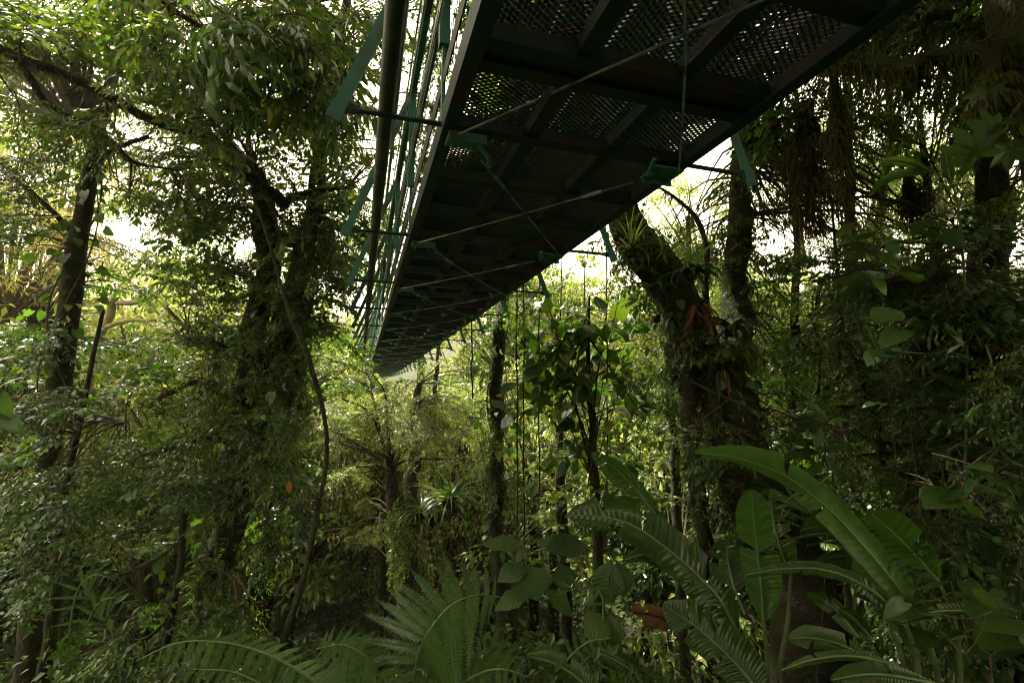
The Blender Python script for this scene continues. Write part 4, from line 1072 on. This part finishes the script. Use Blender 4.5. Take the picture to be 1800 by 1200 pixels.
# ------------------------------------------------------------------ large leaves: banana-like plants in the foreground
def frond_leaf(pts, hw, root, mat='banana', D_edge=0, tilt=0.0, tears=0, name='leaf', label=None, rip=None, curl=.18, seed=0, base_w=.25):
    """big leaf traced along its midrib from TIP to BASE: (px,py,D). hw: half width in px. torn along the side veins."""
    P = np.array([at(*p) for p in pts]); n = 80; tears = int(tears * .6 + .5)
    C_ = spline(P, n)
    s = np.linspace(0, 1, n)
    D = np.interp(np.linspace(0, len(pts) - 1, n), np.arange(len(pts)), [p[2] for p in pts])
    prof = np.clip((s / .32), 0, 1) ** .62 * (1 - np.clip((s - .72) / .28, 0, 1) ** 2 * (1 - base_w))
    h = hw / F * D * prof
    tg = norm(np.gradient(C_, axis=0))
    view = norm(C_)
    side = norm(np.cross(tg, view)); nrm = np.cross(side, tg)
    ct, stt = cos(tilt), sin(tilt)
    side2 = side * ct + nrm * stt; nrm2 = nrm * ct - side * stt
    rg = np.random.default_rng(seed + 5)
    g = Geo(); K = 6
    for sg in (-1, 1):
        # strips between tears
        cuts = [0] + sorted(rg.choice(np.arange(6, n - 6), tears, replace=False).tolist() if tears else []) + [n - 1]
        for a, b in zip(cuts[:-1], cuts[1:]):
            if b - a < 1: continue
            idx = np.arange(a, b + 1)
            dz = rg.normal(0, .10) if tears else 0
            ln = rg.uniform(.82, 1.05) if tears else 1
            V = []; ve = []
            for ii in idx:
                shrink = 1.0
                if tears:
                    e = min(ii - a, b - ii) / max(1, (b - a)); shrink = .90 + .10 * min(1, e * 4)
                for k in range(K):
                    f = k / (K - 1)
                    wv = .022 * sin(ii * .9 + sg) * f * hw / 40
                    e2 = min(ii - a, b - ii); gap = max(0, 1 - e2 / 3.5) * f ** .7 * h[ii] * .20 * (-1 if ii - a < b - ii else 1) * (1 if tears and 2 < ii < n - 3 else 0)
                    sweep = -tg[ii] * f * h[ii] * .38          # side veins sweep toward the tip
                    V.append(C_[ii] + side2[ii] * sg * h[ii] * f * ln * (1 - .25 * curl * f) + nrm2[ii] * (h[ii] * (-.30 * (1 - (1 - f) ** 2) * curl * 3 + .16 * sin(f * pi)) + dz * f * f * h[ii] * 2 + wv * .3 * h[ii] * 4) * 1.0 + sweep - tg[ii] * gap)
                    ve.append(ii * 2.6)
            m = len(idx); i = np.arange(m - 1)[:, None] * K; j = np.arange(K - 1)[None]
            g.add(V, Q=np.stack([i + j, i + K + j, i + K + j + 1, i + j + 1], -1).reshape(-1, 4), tone=rg.random() * .3, vein=ve)
    o = part(name, g, [mat], root, True, label=label)
    gm = Geo().tube(C_[2:] - nrm2[2:] * .004, np.linspace(.003, .011, n - 2), 6)
    me = gm.mesh('midrib', ['midrib' if mat != 'dead' else 'dead'], True)
    q = bpy.data.objects.new('midrib', me); q.parent = o; C.objects.link(q)
    return o

def plant(name, label, px, py, D, cat='plant'):
    b = at(px, py, D); b[2] = float(ground(b[0], b[1]))
    return thing(name, label, cat, b)
def petiole(root, pts, r0=.012, r1=.02):
    P = np.array([at(*p) for p in pts])
    e = P[-1].copy(); e[2] = min(e[2] - .1, float(ground(e[0], e[1])))
    P = np.vstack([P, e])
    part('leaf_stalk', Geo().tube(spline(P, 16), np.linspace(r0, r1, 16), 7), ['stem'], root, True)

b1 = plant('banana_plant', 'banana plant with one long bright green leaf arching across the ferns at the right', 1620, 1200, 3.0)
frond_leaf([(1220, 795, 3.5), (1300, 806, 3.4), (1375, 834, 3.3), (1440, 880, 3.2), (1500, 940, 3.15), (1560, 1010, 3.1), (1615, 1085, 3.1)], 36, b1, 'banana_fresh', tilt=.55, tears=3, seed=1, label='long bright backlit leaf')
petiole(b1, [(1615, 1085, 3.1), (1640, 1150, 3.1), (1655, 1230, 3.1)])
frond_leaf([(1530, 900, 3.4), (1570, 935, 3.35), (1610, 975, 3.3), (1650, 1020, 3.25)], 38, b1, 'banana_fresh', tilt=-.4, tears=1, seed=2)
frond_leaf([(1530, 960, 3.5), (1550, 1010, 3.4), (1580, 1060, 3.3), (1620, 1120, 3.2)], 42, b1, 'banana_fresh', tilt=.1, tears=0, seed=22)
petiole(b1, [(1650, 1020, 3.25), (1680, 1100, 3.2), (1690, 1220, 3.2)])
frond_leaf([(1305, 1012, 3.3), (1380, 1000, 3.2), (1450, 1002, 3.1), (1520, 1030, 3.0), (1590, 1090, 3.0)], 20, b1, 'banana', tilt=.7, tears=4, seed=3, label='narrow dark leaf arching level to the left')
petiole(b1, [(1590, 1090, 3.0), (1610, 1150, 3.0), (1620, 1230, 3.0)])
frond_leaf([(1430, 905, 3.7), (1475, 950, 3.65), (1515, 1005, 3.6), (1550, 1060, 3.5)], 62, b1, 'banana', tilt=-.25, tears=6, seed=4, label='broad glossy dark leaf behind the bright one')
petiole(b1, [(1550, 1060, 3.5), (1580, 1140, 3.4), (1600, 1230, 3.4)])

b2 = plant('banana_plant', 'banana plant with a wide dark drooping leaf left of the upright glossy leaf', 1300, 1200, 2.9)
frond_leaf([(998, 905, 3.4), (1055, 908, 3.3), (1110, 922, 3.2), (1165, 958, 3.1), (1220, 1005, 3.05), (1262, 1050, 3.0), (1295, 1110, 3.0)], 44, b2, 'banana', tilt=.35, tears=7, seed=5, label='wide dark drooping leaf')
petiole(b2, [(1295, 1110, 3.0), (1310, 1160, 3.0), (1316, 1230, 3.0)])
frond_leaf([(1040, 795, 4.2), (1078, 820, 4.15), (1115, 855, 4.1), (1150, 900, 4.0), (1175, 945, 4.0)], 25, b2, 'banana', tilt=-.5, tears=6, seed=6, label='slender torn leaf pointing up and left')
petiole(b2, [(1175, 945, 4.0), (1230, 1040, 3.6), (1280, 1180, 3.2)])
frond_leaf([(1165, 1062, 2.9), (1215, 1095, 2.85), (1262, 1135, 2.8), (1310, 1185, 2.75), (1340, 1230, 2.7)], 44, b2, 'banana', tilt=.2, tears=5, seed=7)
frond_leaf([(1095, 985, 3.2), (1140, 975, 3.2), (1190, 1000, 3.2), (1230, 1050, 3.2), (1270, 1120, 3.1)], 22, b2, 'banana', tilt=.6, tears=4, seed=8)
frond_leaf([(1110, 1076, 3.1), (1140, 1080, 3.1), (1170, 1090, 3.1), (1205, 1108, 3.1)], 28, b2, 'dead', tilt=1.0, tears=4, seed=9, label='dead brown ragged leaf hanging down')
frond_leaf([(1222, 950, 3.1), (1222, 1000, 3.1), (1224, 1060, 3.1), (1232, 1130, 3.1)], 10, b2, 'banana_fresh', tilt=.2, seed=10, label='furled pale upright leaf')

b3 = plant('banana_plant', 'banana plant with upright glossy leaf in front of the leaning trunk', 1345, 1200, 3.3)
frond_leaf([(1322, 860, 3.5), (1324, 900, 3.5), (1330, 960, 3.5), (1338, 1030, 3.45), (1342, 1090, 3.4)], 36, b3, 'banana_fresh', tilt=.0, tears=1, seed=11, label='upright fresh green glossy leaf')
petiole(b3, [(1342, 1090, 3.4), (1348, 1150, 3.4), (1350, 1230, 3.4)])
frond_leaf([(1356, 858, 3.7), (1358, 900, 3.7), (1368, 950, 3.65), (1390, 1010, 3.6)], 32, b3, 'banana', tilt=-.3, tears=6, seed=12, label='ragged glossy leaf right behind the upright one')
petiole(b3, [(1390, 1010, 3.6), (1385, 1090, 3.5), (1370, 1200, 3.4)])
frond_leaf([(1276, 948, 3.7), (1280, 985, 3.7), (1290, 1030, 3.6), (1310, 1080, 3.5)], 34, b3, 'banana', tilt=.0, tears=9, seed=13, label='finely torn pale leaf')
frond_leaf([(1418, 1040, 3.2), (1450, 1056, 3.2), (1480, 1080, 3.1), (1510, 1120, 3.0)], 18, b3, 'banana', tilt=-.3, tears=2, seed=14)
frond_leaf([(1475, 1070, 3.0), (1500, 1085, 3.0), (1530, 1120, 3.0)], 16, b3, 'banana', tilt=-.3, tears=2, seed=15)
b4 = plant('banana_plant', 'low banana plant with dim flat leaves at the bottom right', 1480, 1200, 2.6)
frond_leaf([(1385, 1122, 2.9), (1430, 1122, 2.85), (1480, 1134, 2.8), (1530, 1160, 2.7)], 20, b4, 'banana', tilt=.6, tears=2, seed=16)
frond_leaf([(1370, 1180, 2.7), (1430, 1160, 2.65), (1500, 1154, 2.6), (1580, 1170, 2.5)], 16, b4, 'banana', tilt=.7, tears=2, seed=17)
frond_leaf([(1460, 1195, 2.4), (1540, 1185, 2.4), (1640, 1200, 2.4)], 22, b4, 'banana', tilt=.5, tears=1, seed=18)
frond_leaf([(1580, 1095, 2.9), (1650, 1075, 2.8), (1730, 1080, 2.7), (1800, 1120, 2.6)], 15, b4, 'banana', tilt=.9, tears=2, seed=19)
b5 = plant('banana_plant', 'single young banana leaf at the bottom centre beside the ferns', 1060, 1200, 2.5)
frond_leaf([(925, 1152, 2.6), (960, 1160, 2.6), (1000, 1180, 2.55), (1040, 1215, 2.5), (1080, 1260, 2.5)], 24, b5, 'banana', tilt=.2, tears=1, seed=21)
frond_leaf([(1000, 1190, 2.9), (1050, 1150, 2.9), (1110, 1180, 2.9), (1150, 1230, 2.8)], 18, b5, 'banana', tilt=.4, tears=2, seed=23)
frond_leaf([(1072, 1080, 3.2), (1078, 1130, 3.1), (1086, 1180, 3.1), (1095, 1240, 3.1)], 16, b5, 'banana_fresh', tilt=.4, tears=0, seed=24)

# large simple-leaved plants in the middle foreground
def leaf_plant(label, px, py, D, leaves, name='broadleaf_plant', stalk=True):
    root = plant(name, label, px, py, D)
    g = Geo()
    top = at(px, py, D)
    nodes = [top]
    leaves = sorted(leaves, key=lambda q: np.linalg.norm(at(q[0], q[1], q[2]) - top))
    for (x0, y0, d0, x1, y1, d1, key, wsc) in leaves:     # from leaf base (x0,y0) to tip (x1,y1)
        a = at(x0, y0, d0); b = at(x1, y1, d1); L = np.linalg.norm(b - a)
        up = norm(np.array([0, 0, 1.0]) - norm(a) * .7 + RNG.normal(0, .15, 3))
        R = frames((b - a)[None], up[None])[0]
        put('leaf', MESH[key], root, a, R, (L, L * wsc, L))
        if stalk:
            k = min(nodes, key=lambda q: np.linalg.norm(q - (a - [0, 0, .08])))
            g.tube(spline([a, (a + k) / 2 - [0, 0, .12 * np.linalg.norm(a - k)], k], 6), np.linspace(.003, .005, 6), 4)
            nodes.append(a)
    if stalk:
        g.tube(spline([top, top - [0.02, 0, .5], [top[0], top[1], root.location.z]], 12), np.linspace(.006, .013, 12), 6)
        part('stem', g, ['twig'], root)
    return root
leaf_plant('plant with a large umbrella-like drooping leaf in front of the slender dark trunk', 925, 1180, 3.4,
           [(925, 995, 3.4, 945, 1045, 3.2, 'broad', 1.9), (925, 995, 3.4, 875, 1010, 3.3, 'broad', 1.4), (985, 990, 3.5, 1000, 1035, 3.4, 'broad', 1.6),
            (925, 962, 3.7, 850, 940, 3.7, 'lance_l', 2.4), (925, 962, 3.7, 900, 985, 3.7, 'broad', 1.5), (1000, 955, 3.8, 945, 945, 3.8, 'broad', .9), (960, 965, 3.7, 1035, 945, 3.8, 'lance_l', 2.6),
            (960, 1035, 3.3, 1010, 1075, 3.2, 'lance_l', 2.4), (930, 1040, 3.3, 870, 1060, 3.2, 'lance_l', 2.4)])
leaf_plant('plant with round hanging leaves between the umbrella-like leaf and the dead brown one', 1070, 1180, 3.3,
           [(1075, 985, 3.3, 1060, 1060, 3.2, 'broad', 1.3), (1085, 985, 3.3, 1100, 1050, 3.2, 'broad', 1.2), (1070, 1085, 3.1, 1030, 1110, 3.0, 'broad', 1.6), (1075, 1080, 3.1, 1070, 1140, 3.0, 'broad', 1.5)])
leaf_plant('cluster of upright lance leaves right of the leaning trunk', 1435, 1180, 4.0,
           [(1435, 795, 4.0, 1400, 768, 3.9, 'lance_l', 1.3), (1437, 795, 4.0, 1437, 750, 4.0, 'lance_l', 1.5), (1440, 795, 4.0, 1385, 790, 3.9, 'lance_l', 1.2), (1445, 795, 4.0, 1500, 775, 3.9, 'lance_l', 1.2), (1450, 800, 4.0, 1480, 840, 3.9, 'lance_l', 1.3), (1450, 810, 4.0, 1405, 840, 3.9, 'lance_l', 1.3), (1455, 820, 4.0, 1520, 850, 3.9, 'lance_l', 1.3), (1455, 740, 4.3, 1500, 730, 4.2, 'lance', 1.4), (1450, 742, 4.3, 1390, 745, 4.2, 'lance', 1.4), (1455, 740, 4.3, 1440, 700, 4.2, 'lance', 1.4)])
leaf_plant('dark-leaved plant at the left edge halfway up', -30, 1150, 3.0,
           [(-10, 690, 3.0, 30, 655, 3.0, 'heart', .7), (-10, 690, 3.0, 25, 730, 3.0, 'heart', .7), (-10, 640, 3.0, 20, 620, 3.0, 'heart', .7), (0, 730, 3, 45, 760, 3, 'heart', .7)])
for (lab, x_, y_, D_) in (('shrub of big dim leaves in the upper right thicket', 1560, 430, 4.2), ('shrub of big dim leaves in the middle right thicket', 1600, 600, 4.0), ('shrub of dim drooping leaves at the right edge', 1750, 880, 3.3), ('dim leafy plant in the bottom right corner', 1680, 1080, 2.8)):
    LL = []
    for k in range(26):
        a = rnd(0, 6.28); q = sqrt(rnd(0, 1)); bx, by = x_ + cos(a) * q * 110, y_ + sin(a) * q * 70
        D1 = D_ + rnd(-.4, .6); l = rnd(28, 55); an = rnd(-.5, 1.0) if rnd(0, 1) < .5 else rnd(2.3, 3.6)
        LL.append((bx, by, D1, bx + cos(an) * l, by + sin(an) * l, D1 + rnd(-.15, .15), ['broad', 'lance_l', 'broad_b', 'heart'][k % 4], rnd(.8, 1.4)))
    leaf_plant(lab, x_ + 60, 1150, D_, LL)

# arching leaves and lobed leaves against the sky at the right
aq = plant('arching_leaf_plant', 'plant with two long arching pale green leaves against the sky', 1640, 1100, 4.2)
frond_leaf([(1542, 292, 4.0), (1570, 284, 4.05), (1600, 288, 4.1), (1635, 302, 4.2)], 9, aq, 'yellowing', tilt=.5, seed=30)
frond_leaf([(1530, 345, 3.9), (1552, 320, 4.0), (1590, 305, 4.1), (1635, 302, 4.2)], 8, aq, 'yellowing', tilt=.4, seed=31)
frond_leaf([(1660, 262, 4.3), (1665, 290, 4.3), (1672, 322, 4.3)], 9, aq, 'yellowing', tilt=.4, seed=32)
part('stem', Geo().tube(spline([at(1635, 302, 4.2), at(1672, 322, 4.3), at(1690, 420, 4.3), at(1700, 700, 4.3), np.array(aq.location)], 20), np.linspace(.005, .014, 20), 6), ['stem'], aq)

def lobed(px, py, D, size, n, seed, ang):
    rg = np.random.default_rng(seed)
    g = Geo(); T = []
    V = [(0, 0, 0)]
    tot = n * 2
    span = 5.2
    for k in range(tot + 1):
        a = -span / 2 + span * k / tot
        r = size * (1.0 if k % 2 else .38) * (1 - .25 * abs(a) / 2.6)
        V.append((r * cos(a), r * sin(a), -.12 * r + .03 * rg.normal()))
        if k % 2:   # widen the lobe
            pass
    for k in range(tot): T.append((0, k + 1, k + 2))
    g2 = Geo()
    for k in range(n):
        a = -span / 2 + span * (k + .5) / n
        L = size * (1 - .3 * abs(a) / 2.6); h = L * .24
        ts = np.linspace(0, 1, 7)
        for sgn in (-1, 1):
            VV = []
            for t in ts:
                hh = h * max(.02, min(1, t * 1.4 + .35)) * (1 - t ** 3.2)
                x, y = t * L, 0
                VV += [(x * cos(a), x * sin(a), -.25 * L * t * t), (x * cos(a) - sgn * hh * sin(a), x * sin(a) + sgn * hh * cos(a), -.25 * L * t * t - .12 * hh)]
            i = np.arange(6) * 2
            g2.add(VV, Q=np.stack([i, i + 2, i + 3, i + 1], -1), tone=rg.random() * .4)
    return g2
ly = plant('lobed_leaf_plant', 'plant with large lobed yellow-edged leaves against the sky at the right edge', 1790, 1000, 3.6)
for k, (px, py, D, sz, ang) in enumerate(((1745, 232, 3.5, .30, 2.6), (1715, 268, 3.5, .34, 2.2), (1800, 215, 3.4, .28, .3), (1775, 262, 3.6, .24, 4.6), (1735, 160, 3.7, .26, 4.4))):
    gg = lobed(px, py, D, sz, 7, 50 + k, ang)
    me = gg.mesh('leaf', ['yellowing' if k < 4 else 'leaf_dark'], True)
    a = at(px, py, D); d = CM[:, 0] * cos(ang) + CM[:, 1] * sin(ang)
    R = frames(d[None], (-norm(a) * .8 + np.array([0, 0, .5]))[None])[0]
    put('leaf', me, ly, a, R, .68)
part('stem', Geo().tube(spline([at(1715, 268, 3.5), at(1760, 228, 3.5), at(1820, 190, 3.5), at(1860, 500, 3.5), np.array(ly.location)], 24), np.linspace(.004, .02, 24), 6), ['twig'], ly)

# ------------------------------------------------------------------ ferns: frond > pinna
def pinna_mesh(L=1.0, n=24, mat='fern'):
    g = Geo()
    g.tube([(0, 0, 0), (L * .5, 0, .0), (L, 0, -.06)], .004, 3)
    tpl = (np.array([[0, -.19, 0], [0, .19, 0], [.55, .19, .02], [1, .0, -.02], [.55, -.15, .02]]), np.array([[4, 2, 3]]), np.array([[0, 1, 2, 4]]))
    for sd in (-1, 1):
        t = np.linspace(.03, .97, n)
        pos = np.stack([t * L, np.zeros(n), -.06 * t * t], -1)
        d = np.stack([np.full(n, .42), np.full(n, sd * 1.0), np.full(n, -.05)], -1)
        s = (.088 * (1 - t ** 2.2) + .010) * L
        g.scatter(tpl, frames(d, np.array([[0, 0, 1.0]] * n) + RNG.normal(0, .06, (n, 3))), pos, s * 1.0, 0, np.full(n, .3))
    return g.mesh('pinna', [mat])
PINNA = pinna_mesh()
def fern_frond(root, pts, L_px, npair=18, lean=.30, drop=.28, base0=.12):
    """rachis from BASE to TIP traced as (px,py,D); pinnae in pairs on both sides"""
    P = np.array([at(*p) for p in pts]); n = 40
    C_ = spline(P, n); D = np.mean([p[2] for p in pts])
    fr = part('frond', Geo().tube(C_, np.linspace(.009, .002, n), 6), ['midrib'], root, True)
    tg = norm(np.gradient(C_, axis=0)); v = norm(C_)
    npair = int(npair * .72)
    for k in range(npair):
        t = base0 + (1 - base0) * k / npair
        i = int(t * (n - 1)); p = C_[i]
        upv = norm(np.array([0, 0, 1.0]) * .7 - v[i] * .8)
        side = norm(np.cross(tg[i], upv))
        L = L_px / F * D * (sin(pi * (t * .86 + .12)) ** .8) * rnd(.9, 1.05)
        for sd in (-1, 1):
            d = side * sd + tg[i] * lean + np.array([0, 0, -drop]) + RNG.normal(0, .04, 3)
            R = frames(d[None], upv[None])[0]
            o = bpy.data.objects.new('pinna', PINNA); o.parent = fr
            m = Matrix([list(map(float, r)) for r in R]).to_4x4()
            o.rotation_mode = 'QUATERNION'; o.rotation_quaternion = m.to_quaternion()
            o.location = tuple(float(x) for x in p)
            o.scale = (L, L * rnd(.85, 1.1), L)
            C.objects.link(o)
f1 = plant('tree_fern', 'tree fern with a wide frond fanning at the bottom centre', 720, 1200, 2.5, 'fern')
fern_frond(f1, [(722, 1230, 2.5), (735, 1150, 2.5), (760, 1100, 2.5), (795, 1062, 2.5), (840, 1045, 2.5), (885, 1050, 2.5)], 165, 20, lean=-.12, drop=.22)
fern_frond(f1, [(700, 1240, 2.5), (670, 1190, 2.45), (640, 1150, 2.4), (600, 1132, 2.4), (555, 1140, 2.4)], 90, 16, lean=-.2, drop=.5)
fern_frond(f1, [(760, 1240, 2.5), (830, 1190, 2.4), (880, 1175, 2.3), (930, 1190, 2.3)], 90, 14)
f2 = plant('tree_fern', 'tree fern with a long frond arching left across the bottom', 560, 1200, 2.8, 'fern')
fern_frond(f2, [(575, 1215, 2.8), (520, 1175, 2.8), (450, 1142, 2.8), (380, 1127, 2.8), (310, 1130, 2.8), (240, 1160, 2.8)], 100, 24, lean=.1, drop=.7)
fern_frond(f2, [(520, 1260, 2.7), (470, 1210, 2.7), (410, 1180, 2.7), (340, 1175, 2.7)], 90, 16, drop=.4)
fern_frond(f2, [(600, 1240, 2.7), (610, 1180, 2.7), (590, 1140, 2.7), (560, 1120, 2.7)], 70, 14)
f3 = plant('tree_fern', 'small fern with pale arched fronds at the lower left', 170, 1180, 4.6, 'fern')
fern_frond(f3, [(120, 1120, 4.6), (135, 1040, 4.6), (165, 1010, 4.6), (205, 1020, 4.6)], 45, 14)
fern_frond(f3, [(140, 1140, 4.5), (165, 1070, 4.5), (200, 1050, 4.5), (240, 1075, 4.5)], 45, 14)
f4 = plant('tree_fern', 'fern tucked behind the upright glossy banana leaf', 1400, 1150, 4.0, 'fern')
fern_frond(f4, [(1350, 1000, 3.9), (1375, 900, 3.9), (1395, 870, 3.9), (1425, 865, 3.8)], 55, 14)
fern_frond(f4, [(1500, 1150, 4.0), (1510, 950, 4.0), (1530, 900, 4.0), (1560, 880, 4.0)], 45, 12)
f5 = plant('tree_fern', 'fern beneath the umbrella-like leaf at the bottom centre right', 960, 1200, 2.8, 'fern')
fern_frond(f5, [(950, 1250, 2.8), (990, 1170, 2.8), (1030, 1130, 2.8), (1075, 1120, 2.8)], 60, 14)
fern_frond(f5, [(900, 1250, 2.9), (880, 1180, 2.9), (850, 1150, 2.9), (810, 1150, 2.9)], 70, 14)
fern_frond(f5, [(1040, 1260, 3.0), (1060, 1060, 3.1), (1020, 1035, 3.1), (975, 1045, 3.0)], 50, 12)

# ------------------------------------------------------------------ thin hanging roots
for k, (x_, y0, y1, D_, lab) in enumerate(((908, 560, 1010, 6.2, 'thin dark aerial root, the one nearest the slender trunk'), (921, 600, 960, 6.3, 'thin aerial root second from the slender trunk'), (948, 520, 870, 6.5, 'faint aerial root right of the bright gap'),
                                          (1066, 500, 860, 6.6, 'aerial root just right of the broad-leaved tree stem'), (985, 620, 800, 6.8, 'short aerial root amid the rounded leaves'), (830, 590, 700, 7.5, 'short aerial root left of the slender trunk'), (1740, 0, 420, 4.4, 'aerial root before the lobed leaves'), (1473, 60, 400, 5.5, 'aerial root beside the moss curtain'))):
    liana([(x_ - rnd(-6, 6), y0 - 260, D_, 2.2), (x_, y0, D_, 2.6), (x_ + rnd(-2, 2), (y0 + y1) / 2, D_, 2.8), (x_ + 1, y1, D_, 2.6)], lab, 'bark', 'aerial_root', sides=4)

# orange dying leaf by the liana, yellow bud in the fern
rt_ = thing('withered_leaf', 'single orange withered leaf dangling beside the curved liana', 'leaf', at(508, 845, 4.9))
put('blade', MESH['orange'], rt_, at(508, 843, 4.9), frames(np.array([[.05, 0, -1.0]]), -norm(at(508, 845, 4.9))[None])[0], (.14, .15, .14))
part('stalk', Geo().tube([at(512, 815, 4.92), at(508, 843, 4.9)], .002, 4), ['twig'], rt_)

# ------------------------------------------------------------------ unseen canopy trees, added to shade the near ground and block sky
cg = 'unseen canopy trees added for shade'
for (x_, y_, z_, sc_, k_, w_) in ((-4, -3, 8, 1.7, 'dark', 'behind the viewer, left'), (1, -4.5, 8, 1.8, 'dark', 'behind the viewer, middle'), (6, -4, 8, 1.8, 'dark', 'behind the viewer, right'), (9, 0, 8, 1.9, 'dark', 'to the right of the viewer'), (-7, 1, 9, 1.7, 'dark', 'to the left of the viewer'), (-8, -7, 4, 2.3, 'mid', 'far behind the viewer, left'), (-2, -9, 4, 2.4, 'dark', 'far behind the viewer, left of the bridge'), (4, -9, 4, 2.4, 'dark', 'far behind the viewer, right of the bridge'), (10, -6, 5, 2.4, 'mid', 'far behind the viewer, right'), (12, -1, 5, 2.3, 'dark', 'far to the right of the viewer'), (-10, -1, 4, 2.2, 'mid', 'far to the left of the viewer'), (3, -2.5, 5.5, 1.1, 'dark', 'close behind the viewer')):
    far_tree(np.array([x_, y_, z_ * 1.0]), k_, sc_, 'unseen shading canopy tree ' + w_, cg, 'shade_canopy_tree', stretch=.6)
